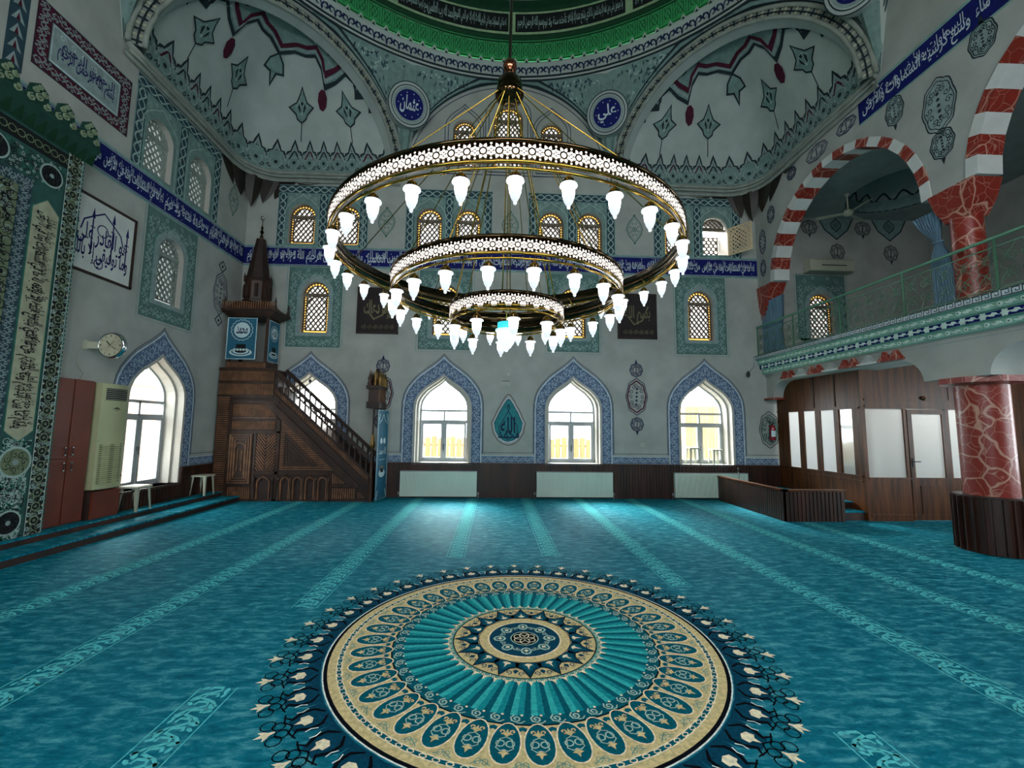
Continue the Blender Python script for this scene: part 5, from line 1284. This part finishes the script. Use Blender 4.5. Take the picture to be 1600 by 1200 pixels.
for i in range(8): a, c = 6.76+.0475*i, 6.76+.0475*(i+1); b.add([AMp(a, 1.95, .004), AMp(c, 1.95, .004), AMp(c, 2.13, .004), AMp(a, 2.13, .004)], [(0, 1, 2, 3)], grill)
for i in range(6): stroke(b, [(6.76+.0475*j, 1.965+i*.029) for j in range(9)], .005, plast, AMp, .008)
b.build('air_outlet', ac)
b = MB()
for i in range(19): z = .7+i*.031; b.add([AMp(y, z+dz, h) for y in (6.74, 6.85, 6.94, 7.04, 7.14) for dz, h in ((0, .018), (.014, .002))], [(2*j, 2*j+1, 2*j+3, 2*j+2) for j in range(4)], cream); b.add([AMp(y, z+dz, .003) for y in (6.74, 6.94, 7.14) for dz in (.015, .03)], [(0, 1, 3, 2), (2, 3, 5, 4)], OLV)
b.build('louvres', ac)
b = MB(); fill(b, [(6.86, 1.81), (6.95, 1.85), (7.04, 1.81), (6.95, 1.83)], BLK, AMp, .006); stroke(b, circ(6.95, 1.815, .03, 10, .015), .008, BLK, AMp, .006, True); b.build('emblem', ac)
# stools
def stool(loc, label, s=.3, H=.4, rz=0):
    t = thing('stool', label, 'stool', loc, rz, 'white plastic stools')
    b = MB(); h = s/2; V = []
    for z, k in ((H, .9), (H-.012, 1), (H-.035, 1.0)): V += [(-h*k, -h*k, z), (h*k, -h*k, z), (h*k, h*k, z), (-h*k, h*k, z)]
    b.add(V, [(0, 1, 2, 3)]+[(4*j+i, 4*j+(i+1) % 4, 4*j+4+(i+1) % 4, 4*j+4+i) for j in (0, 1) for i in range(4)], plast); box(b, -h*.35, h*.35, -.008, .008, H, H+.0015, grill); b.build('seat', t)
    for sx in (-1, 1):
        for sy in (-1, 1):
            b = MB(); a = (sx*h*.86, sy*h*.86, H-.03); c = (sx*h*1.02, sy*h*1.02, 0); w = .04
            V = []
            for p, q in ((a, w*1.2), (c, w*.7)): V += [(p[0], p[1], p[2]), (p[0]-sx*q, p[1], p[2]), (p[0]-sx*q*.2, p[1]-sy*q*.2, p[2]), (p[0], p[1]-sy*q, p[2])]
            b.add(V, [(0, 1, 5, 4), (1, 2, 6, 5), (2, 3, 7, 6), (3, 0, 4, 7), (4, 5, 6, 7), (0, 3, 2, 1)], plast); b.build('leg', t)
    return t
stool((-5.83, 7.5, .2), 'white plastic stool on the carpeted step beside the air conditioner')
stool((-5.83, 9.15, .2), 'white plastic stool on the carpeted step in front of the pulpit')
stool((4.8, 10.4, .79), 'white plastic stool in the window niche above the right radiator, left one of two', .26, .4)
stool((5.36, 10.4, .79), 'white plastic stool in the window niche above the right radiator, right one of two', .26, .36)
# clock on a bracket
cl = thing('wall_clock', 'round chrome wall clock on a bracket beside the arched window of the left wall', 'clock', (-5.62, 6.55, 2.74))
b = MB(); T = lambda x, y, z: (x, z, y)
lathe(b, [(.001, .05), (.16, .05), (.19, .03), (.2, 0), (.19, -.03), (.17, -.045), (.165, -.035)], 28, chrome, T=T); b.build('case', cl)
def CK(u, v, h=0): return (u, -.036-h, v)
b = MB(); fill(b, circ(0, 0, .166, 28), CRM, CK, 0)
for i in range(12): a = pi/6*i; stroke(b, [(.125*sin(a), .125*cos(a)), (.15*sin(a), .15*cos(a))], .014 if i % 3 == 0 else .007, BLK, CK, .002)
b.build('dial', cl)
b = MB(); bead(b, [(0, 0), (-.06, .06)], .012, BLK, CK, .003, .006); bead(b, [(.02, -.02), (.09, -.06)], .008, BLK, CK, .003, .006); bead(b, [(-.02, -.03), (.06, .07)], .004, RED, CK, .007, .009); b.build('hands', cl)
b = MB(); box(b, -.37, -.17, -.015, .015, -.05, .05, plast); box(b, -.38, -.35, -.05, .05, -.07, .07, plast); b.build('bracket', cl)
b = MB(); tube(b, [(-5.985, 6.5, 2.7), (-5.985, 6.46, 2.6), (-5.985, 6.42, 2.5), (-5.985, 6.47, 2.4), (-5.985, 6.55, 2.32), (-5.985, 6.5, 2.23)], .006, plast, 5); tag(b.build('cable'), 'thin white cable hanging down the wall below the clock bracket', 'cable')
# framed lettering in the shape of a mosque
fr = thing('framed_picture', 'black framed picture of dark blue lettering shaped like a domed mosque', 'picture', (0, 0, 0))
b = MB(); u0, u1, v0, v1 = 6.06, 7.19, 3.78, 4.95
for a in ((u0, u1, v0, v0+.035), (u0, u1, v1-.035, v1), (u0, u0+.035, v0, v1), (u1-.035, u1, v0, v1)): prism(b, rect(*a), 0.001, .03, woodd, LW)
b.build('frame', fr)
b = MB(); prism(b, rect(u0+.03, u1-.03, v0+.03, v1-.03), .002, .012, whitem, LW); m = u0+.5
for x, h_ in ((m-.36, .55), (m-.12, .72), (m+.22, .78), (m+.48, .68)):
    z = v0+.3; stroke(b, [(x, z), (x, z+h_-.12)], .022, NVR, LW, .014); fill(b, [(x-.03, z+h_-.16), (x, z+h_), (x+.03, z+h_-.16)], NVR, LW, .015); stroke(b, [(x-.04, z+h_-.3), (x+.04, z+h_-.3)], .016, NVR, LW, .015)
stroke(b, [(m-.3, v0+.62), (m-.26, v0+.78), (m-.1, v0+.9), (m+.05, v0+1.0), (m+.2, v0+.9), (m+.36, v0+.78), (m+.42, v0+.62)], .022, NVR, LW, .014)
arabic(b, 'وما توفيقي إلا بالله', u0+.1, u1-.1, v0+.12, v0+.5, NVR, LW, .014, .02); arabic(b, 'هو القادر على', u0+.15, u1-.12, v0+.42, v0+.76, NVR, LW, .015, .015)
stroke(b, circ(m+.05, v0+.72, .09, 14), .016, NVR, LW, .0145, True); stroke(b, circ(m+.03, v0+.2, .07, 12), .016, NVR, LW, .0145, True)
b.build('artwork', fr)
# ================================================================== BACK WALL OBJECTS
def radiator(x0, x1, label):
    t = thing('radiator', label, 'radiator', ((x0+x1)/2, YB, 0), 0, 'white panel radiators under the windows'); w = (x1-x0)/2
    b = MB(); box(b, -w, w, -.16, -.07, .045, .6, rad)
    n = int(2*w/.035)
    for i in range(n): x = -w+.03+(2*w-.06)*(i+.5)/n; box(b, x-.0075, x+.0075, -.176, -.16, .09, .565, rad)
    b.build('panel', t)
    b = MB(); box(b, -w-.004, w+.004, -.165, -.065, .595, .612, alu); b.build('top_grille', t)
    for s in (-1, 1):
        b = MB(); tube(b, [(s*(w+.035), -.1, .0), (s*(w+.035), -.1, .09), (s*w, -.1, .09)], .008, alu, 6); lathe(b, [(.012, .08), (.02, .09), (.02, .13), (.012, .14), (.001, .14)], 10, alu, (s*(w+.035), -.1, 0)); b.build('valve', t)
radiator(-2.1, -.37, 'white panel radiator under the second window, just right of the pulpit')
radiator(1.0, 2.76, 'white panel radiator under the middle right window')
radiator(4.22, 5.95, 'white panel radiator partly hidden by the low wooden enclosure')
goldp = mat('gold_thread', '6f6546', .6, var=.2)
for x0, x1, txt, lab in ((-3.28, -2.3, 'وإذا دعاك', 'dark brown square calligraphy panel hanging left of the middle windows'), (2.96, 3.92, 'بسم الله', 'dark brown square calligraphy panel hanging right of the middle windows')):
    t = thing('calligraphy_panel', lab, 'picture', (0, 0, 0), 0, 'dark calligraphy panels'); z0, z1 = 3.78, 4.9
    b = MB(); prism(b, rect(x0, x1, z0, z1), .0, .03, mat('brown_felt', '2c2222', .9, var=.1), BW); b.build('cloth', t)
    b = MB()
    for a in ((x0, x1, z0, z0+.03), (x0, x1, z1-.03, z1), (x0, x0+.03, z0, z1), (x1-.03, x1, z0, z1)): prism(b, rect(*a), .03, .045, woodd, BW)
    b.build('frame', t)
    b = MB(); arabic(b, txt, x0+.16, x1-.16, z0+.35, z1-.3, goldp, BW, .033, .02)
    stroke(b, [(x0+.25, z0+.55), (x0+.4, z0+.35), (x0+.6, z0+.45), (x0+.75, z0+.8)], .035, goldp, BW, .034)
    for i in range(6): arabic(b, 'الله', x0+.12+i*.13, x0+.22+i*.13, z0+.12, z0+.22, goldp, BW, .033)
    b.build('embroidery', t)
b = MB(); prism(b, rect(.18, .36, 2.6, 2.69), 0, .04, plast, BW); prism(b, rect(.18, .36, 2.7, 2.71), 0, .03, grill, BW)
for i in range(5): prism(b, rect(.19, .35, 2.61+i*.016, 2.617+i*.016), .04, .043, GRY, BW)
tag(b.build('vent_box'), 'small grey vent box on the wall above the turquoise drop ornament', 'vent')
b = MB(); prism(b, circ(.33, 2.87, .035, 10), 0, .03, plast, BW); tag(b.build('sensor'), 'tiny round white sensor above the small grey vent box', 'sensor')
b = MB(); prism(b, rect(3.48, 3.56, 1.2, 1.28), 0, .012, plast, BW); disc(b, 3.52, 1.24, .022, GRY, BW, .013, 8); tag(b.build('socket'), 'small white wall socket below the painted crimson medallion', 'socket')
fe = thing('fire_extinguisher', 'red fire extinguisher hanging on the painted wall medallion near the booth', 'fire extinguisher', (6.64, 10.17, 1.38)); redp = mat('red_enamel', '8e1626', .25, coat=.4)
b = MB(); lathe(b, [(.001, 0), (.06, .005), (.068, .02), (.068, .3), (.055, .34), (.02, .36), (.02, .38)], 18, redp); b.build('cylinder', fe)
b = MB(); lathe(b, [(.0695, .09), (.0695, .23)], 18, bannw, a0=pi*1.2, a1=pi*1.9); b.build('label_sticker', fe)
b = MB(); box(b, -.015, .015, -.05, .02, .38, .41, grill); box(b, -.012, .012, -.07, .01, .42, .435, grill); tube(b, [(0, -.03, .39), (-.07, -.02, .36), (-.085, -.02, .25), (-.08, -.02, .1)], .01, grill, 6); b.build('valve', fe)
b = MB(); tube(b, [(6.3, 10.22, 3.4), (6.28, 10.2, 3.15), (6.12, 10.15, 3.0)], .005, grill, 5); lathe(b, [(.001, 2.88), (.03, 2.9), (.045, 2.95), (.03, 3.0), (.01, 3.03)], 10, grill, (6.1, 10.15, 0)); tag(b.build('pendant_light'), 'small black lamp dangling on a wire below the balcony end', 'lamp')

# ================================================================== ENCLOSURE, BOOTH, COLUMNS
pen = thing('low_enclosure', 'low dark slatted wooden enclosure in front of the wooden booth', 'enclosure', (0, 0, 0))
b = MB(); box(b, 5.22, 5.27, 7.75, 10.06, 0, .53, wood); n = 34
for i in range(n): y = 7.77+i*2.25/n; box(b, 5.205, 5.22, y, y+.05, 0, .52, wood)
b.build('side_wall', pen)
b = MB(); box(b, 5.22, 6.33, 7.75, 7.8, 0, .53, wood)
for i in range(15): x = 5.24+i*1.09/15; box(b, x, x+.05, 7.735, 7.75, 0, .52, wood)
b.build('front_wall', pen)
b = MB(); box(b, 5.195, 5.285, 7.72, 10.06, .53, .56, wood2); box(b, 5.195, 6.35, 7.72, 7.81, .53, .56, wood2); b.build('cap_rail', pen)
b = MB(); box(b, 5.27, 6.33, 7.8, 10.06, 0.002, .3, carp); b.build('raised_floor', pen)
b = MB(); box(b, 6.34, 6.78, 7.86, 8.2, .002, .14, wood); box(b, 6.33, 6.78, 7.84, 8.2, .14, .165, carp); box(b, 6.34, 6.78, 8.12, 10.2, .002, .28, wood); box(b, 6.33, 6.78, 8.1, 10.2, .28, .3, carp); b.build('step', pen)
b = MB(); tube(b, [(5.45, 9.6, .3), (5.45, 9.6, .72)], .008, grill, 5); lathe(b, [(.001, .7), (.022, .72), (.022, .76), (.001, .79)], 8, grill, (5.45, 9.6, 0)); lathe(b, [(.09, .3), (.09, .315), (.01, .33)], 12, grill, (5.45, 9.6, 0)); tag(b.build('microphone_stand'), 'short black microphone stand inside the low wooden enclosure', 'microphone')

bo = thing('booth', 'glazed walnut wooden booth under the balcony with a panelled door', 'booth', (0, 0, 0))
X0, X1, Y0, Y1, ZT = 6.8, 10.9, 7.8, 10.2, 2.74
b = MB(); T_ = .05
def SB(y0, y1, z0, z1, x=X0, t=T_): box(b, x, x+t, y0, y1, z0, z1, wood2)
def FB(x0, x1, z0, z1, y=Y0, t=T_): box(b, x0, x1, y, y+t, z0, z1, wood2)
sg = [(9.48, 9.82), (8.98, 9.32), (8.47, 8.83), (8.02, 8.35)]
SB(Y0, Y1, 0.002, .78); SB(Y0, Y1, 2.04, 3.15)
ed = [10.2, 9.82, 9.48, 9.32, 8.98, 8.83, 8.47, 8.35, 8.02, 7.8]
for i in range(0, 10, 2): SB(ed[i+1], ed[i], .78, 2.04)
for y in (8.98, 8.41): box(b, X0-.012, X0, y-.012, y+.012, 2.1, 2.74, woodd)
for z in (.79, 2.06, .7): box(b, X0-.015, X0, 7.85, Y1, z-.02, z+.015, wood2)
b.build('side_frame', bo)
b = MB(); FB(6.85, 7.66, .002, .76); FB(8.42, X1, .002, .76); FB(6.85, X1, 2.04, 3.15); FB(6.85, 6.87, .76, 2.04); FB(7.6, 7.66, .76, 2.04); FB(8.42, 8.48, .76, 2.04); FB(9.4, 9.5, .76, 2.04); FB(9.5, X1, .76, 2.04)
for z in (.1, .76, 2.08, 2.2): box(b, 6.86, X1, Y0-.015, Y0, z-.015, z+.02, wood2)
box(b, 8.5, 8.515, Y0-.006, Y0, 2.2, 3.1, woodd)
b.build('front_frame', bo)
for a, c in sg: b = MB(); box(b, X0+.02, X0+.026, a, c, .78, 2.04, pane_frost if a > 8.1 else pane_clear); b.build('window_pane', bo)
for a, c in ((6.87, 7.6), (8.48, 9.4)): b = MB(); box(b, a, c, Y0+.02, Y0+.026, .76, 2.04, pane_frost); b.build('window_pane', bo)
b = MB()
for a in ((7.665, 7.75, .02, 2.03), (8.33, 8.415, .02, 2.03)): box(b, a[0], a[1], Y0-.01, Y0+.04, a[2], a[3], wood2)
box(b, 7.75, 8.33, Y0-.01, Y0+.04, 1.95, 2.03, wood2); box(b, 7.75, 8.33, Y0-.01, Y0+.04, .02, .76, wood2); box(b, 7.82, 8.26, Y0-.02, Y0-.01, .14, .64, wood2)
d = b.build('door', bo); b = MB(); box(b, 7.75, 8.33, Y0+.01, Y0+.016, .76, 1.95, pane_frost); b.build('door_pane', d)
b = MB(); tube(b, [(7.71, Y0-.01, 1.07), (7.71, Y0-.05, 1.07), (7.82, Y0-.05, 1.075)], .009, grill, 6); box(b, 7.695, 7.725, Y0-.02, Y0-.01, .98, 1.14, grill); b.build('handle', d)
b = MB(); lathe(b, [(.03, 0), (.045, .01), (.04, .03), (.001, .05)], 12, mat('copper', 'a5664a'), T=lambda x, y, z: (8.0+x, Y0-z, 2.24+y)); b.build('lamp_base', bo)
bl = bpy.data.lights.new('booth_fill_light', 'POINT'); bl.energy = 55; bl.shadow_soft_size = .12; bo_ = bpy.data.objects.new('booth_fill_light', bl); COL.objects.link(bo_); bo_.location = (8.4, 9.3, 2.6)  # unseen light added inside the booth to brighten its frosted panes
b = MB(); SBx = box(b, X0+.05, X1, Y0+.05, Y1, 3.0, 3.05, wood2); b.build('roof', bo)

CXL, CYL = 6.9, 5.87
co = thing('column', 'thick red marbled column with white veins on a dark slatted round base', 'column', (CXL, CYL, 0))
b = MB(); lathe(b, [(.37, .002), (.37, .73), (.385, .735), (.385, .755), (.28, .757)], 40, wood, smooth=False)
for i in range(26): a = 2*pi*i/26; bar(b, (.375*cos(a), .375*sin(a), .01), (.375*cos(a), .375*sin(a), .73), .075, .014, wood, (cos(a+pi/2), sin(a+pi/2), 0))
b.build('base', co)
b = MB(); lathe(b, [(.28, .75), (.28, 2.3)], 40, redm); b.build('shaft', co)
b = MB(); lathe(b, [(.28, 2.27), (.46, 2.3), (.46, 2.38), (.001, 2.38)], 8, redm, smooth=False, a0=pi/8, a1=2*pi+pi/8); b.build('capital', co)
for yy, lab in ((5.66, 'red veined marble column standing on the balcony behind the tied curtain'),):
    c2 = thing('column', lab, 'column', (6.68, yy, 3.42))
    b = MB(); lathe(b, [(.175, 0), (.175, 1.25)], 32, redm); b.build('shaft', c2)
    b = MB(); V = []
    for z, sx, sy in ((1.2, .15, .15), (1.42, .2, .24), (1.68, .22, .31)): V += [(-sx, -sy, z), (sx, -sy, z), (sx, sy, z), (-sx, sy, z)]
    b.add(V, [(4*j+i, 4*j+(i+1) % 4, 4*j+4+(i+1) % 4, 4*j+4+i) for j in (0, 1) for i in range(4)]+[(8, 9, 10, 11), (0, 3, 2, 1)], redm); b.build('capital', c2)
b = MB(); b.add([(6.46, 9.72, 5.1), (6.86, 9.72, 5.1), (6.86, YB, 5.1), (6.46, YB, 5.1), (6.5, 9.95, 4.62), (6.82, 9.95, 4.62), (6.82, YB, 4.62), (6.5, YB, 4.62), (6.56, 10.12, 4.3), (6.76, 10.12, 4.3), (6.76, YB, 4.3), (6.56, YB, 4.3)], [(0, 1, 5, 4), (1, 2, 6, 5), (0, 4, 7, 3), (4, 5, 9, 8), (5, 6, 10, 9), (4, 8, 11, 7), (8, 9, 10, 11), (0, 3, 2, 1)], redm); b.build('trim_9', kind='structure')

# balcony railing
rl = thing('railing', 'green wrought iron railing with scrolls along the balcony edge', 'railing', (0, 0, 0)); RX = 6.42
def RLM(u, v, h=0): return (RX+h, u, v)
b = MB(); tube(b, [(RX, YB, 4.12), (RX, 1.2, 4.12)], .024, greenm, 8); b.build('top_rail', rl)
b = MB(); tube(b, [(RX, YB, 4.0), (RX, 1.2, 4.0)], .008, greenm, 6); tube(b, [(RX, YB, 3.46), (RX, 1.2, 3.46)], .008, greenm, 6); b.build('lower_rail', rl)
ys = [YB-.02-1.27*i for i in range(8)]
for y in ys: b = MB(); box(b, RX-.01, RX+.01, y-.01, y+.01, 3.42, 4.12, greenm); b.build('post', rl)
for j in range(7):
    y1, y0 = ys[j], ys[j+1]; b = MB()
    for i in range(5):
        c = y0+(y1-y0)*(i+.5)/5
        for s in (-1, 1):
            P = spiral(c+s*.055, 3.84, .085, pi/2, 1.4, s, 14); tube(b, [RLM(u, v) for u, v in P], .0045, greenm, 4)
            P = spiral(c-s*.055, 3.62, .085, -pi/2, 1.4, s, 14); tube(b, [RLM(u, v) for u, v in P], .0045, greenm, 4)
            tube(b, [RLM(c+s*.11, 3.46), RLM(c+s*.05, 3.6), RLM(c-s*.09, 3.73), RLM(c+s*.02, 3.88), RLM(c+s*.11, 4.0)], .004, greenm, 4)
    b.build('scroll_panel', rl)
# curtains
def curtain(P, n, label, amp=.03, nx=(1, 0)):
    """P rows: (z, y0, y1)"""
    b = MB(); V = []; m = n*4
    for th in (0, .006):
        for z, y0, y1 in P:
            w = abs(y1-y0)
            for i in range(m+1): t = i/m; V.append((6.56+amp*sin(2*pi*n*t+z)+th, y0+(y1-y0)*t+.004*sin(9*t+z*7), z))
    R = len(P); k = m+1
    for o in (0, R*k):
        b.add([], [], tealc)
    b.add(V, [(o+j*k+i, o+j*k+i+1, o+(j+1)*k+i+1, o+(j+1)*k+i) for o in (0, R*k) for j in range(R-1) for i in range(m)], tealc, True)
    return b
b = curtain([(4.72, 9.42, 10.2), (4.3, 9.44, 10.2), (3.9, 9.5, 10.2), (3.44, 9.46, 10.2)], 13, ''); tag(b.build('curtain'), 'pale blue pleated curtain at the far end of the balcony by the wall', 'curtain', 'blue balcony curtains')
ct = thing('curtain', 'blue curtain tied at its middle beside the red balcony column', 'curtain', (0, 0, 0), 0, 'blue balcony curtains')
b = curtain([(4.92, 5.86, 6.3), (4.75, 5.88, 6.22), (4.6, 5.9, 6.12), (4.48, 5.92, 6.02), (4.38, 5.9, 6.0), (4.2, 5.82, 6.06), (3.9, 5.76, 6.08), (3.6, 5.7, 6.08), (3.45, 5.7, 6.1)], 9, '', .022); b.build('cloth', ct)
b = MB(); tube(b, [(6.56+.05*cos(a), 5.96+.07*sin(a), 4.42) for a in [2*pi*i/12 for i in range(12)]], .012, tealc, 6, True); b.build('tie', ct)
g = thing('air_conditioner', 'white wall-mounted air conditioner above the arched gallery window', 'air conditioner', (0, 0, 0))
b = MB(); prism(b, [(10.0, 5.55), (10.02, 5.53), (10.24, 5.53), (10.24, 5.86), (10.05, 5.86), (10.0, 5.8)], 7.68, 8.8, plast, lambda u, v, h: (h, u, v)); b.build('body', g)
b = MB(); box(b, 7.98, 8.6, 9.99, 10.0, 5.66, 5.68, grill); b.build('slot', g)
f = thing('ceiling_fan', 'white ceiling fan hanging in the balcony gallery', 'fan', (7.95, 9.1, 0))
b = MB(); lathe(b, [(.05, 6.99), (.06, 6.95), (.015, 6.93), (.015, 6.62), (.07, 6.6), (.1, 6.54), (.07, 6.48), (.001, 6.46)], 16, plast); b.build('motor', f)
for k in range(3):
    a = 2*pi*k/3+.5; b = MB(); P = [(.08, -.04), (.6, -.065), (.62, .05), (.08, .04)]
    V = [(x*cos(a)-y*sin(a), x*sin(a)+y*cos(a), 6.53+dz+y*.2) for dz in (0, .008) for x, y in P]; b.add(V, [(0, 1, 2, 3), (4, 5, 6, 7), (0, 1, 5, 4), (2, 3, 7, 6), (1, 2, 6, 5)], plast); b.build('blade', f)

# ================================================================== OUTSIDE THE WINDOWS
yard = mat('yard_concrete', 'a8a49a', .9, var=.1); plank = mat('fence_boards', '9a7850', .8, var=.12, scale=4, stretch=(4, 4, .3))
b = MB(); box(b, -30, 30, YB+.45, 30, -.4, -.3, yard); box(b, -30, XL-.45, -20, YB+.45, -.4, -.3, yard); b.build('ground', kind='structure')
fn = thing('fence', 'beige board fence outside the back windows', 'fence', (0, 14.2, 0))
b = MB()
for i in range(110): x = -9+i*.2; box(b, x, x+.185, 0, .03, -.3, 1.25+.1*((i*7) % 3)/3, plank)
b.build('boards', fn)
b = MB(); box(b, -9, 13, .03, .08, .2, .28, plank); box(b, -9, 13, .03, .08, 1.0, 1.08, plank); b.build('rail', fn)
hs = thing('annex', 'beige boarded annex wall outside the right back window', 'building', (0, 0, 0)); pk = mat('annex_boards', '9a8460', .8, var=.08)
b = MB(); box(b, 5.6, 9.5, 12.6, 12.9, -.3, 2.3, pk)
for i in range(18): box(b, 5.6+i*.22, 5.61+i*.22, 12.585, 12.6, -.3, 2.3, yard)
b.build('wall', hs)
b = MB()
for i in range(16): x = 5.6+i*.26; tube(b, [(x, 12.6, 2.3), (x, 12.6, 3.6)], .01, grill, 4)
for z in (2.5, 2.75, 3.5): tube(b, [(5.5, 12.6, z), (9.5, 12.6, z)], .012, grill, 4)
b.build('iron_fence', hs)
nb = thing('neighbour_wall', 'pale pinkish rendered wall outside the left window', 'building', (0, 0, 0)); pkw = mat('pink_render', 'a08474', .85, var=.06)
b = MB(); box(b, -9.6, -9.3, 4, 16, -.3, 2.6, pkw); b.build('wall', nb)
b = MB(); box(b, -9.65, -9.25, 4, 16, 2.6, 2.7, yard); b.build('coping', nb)
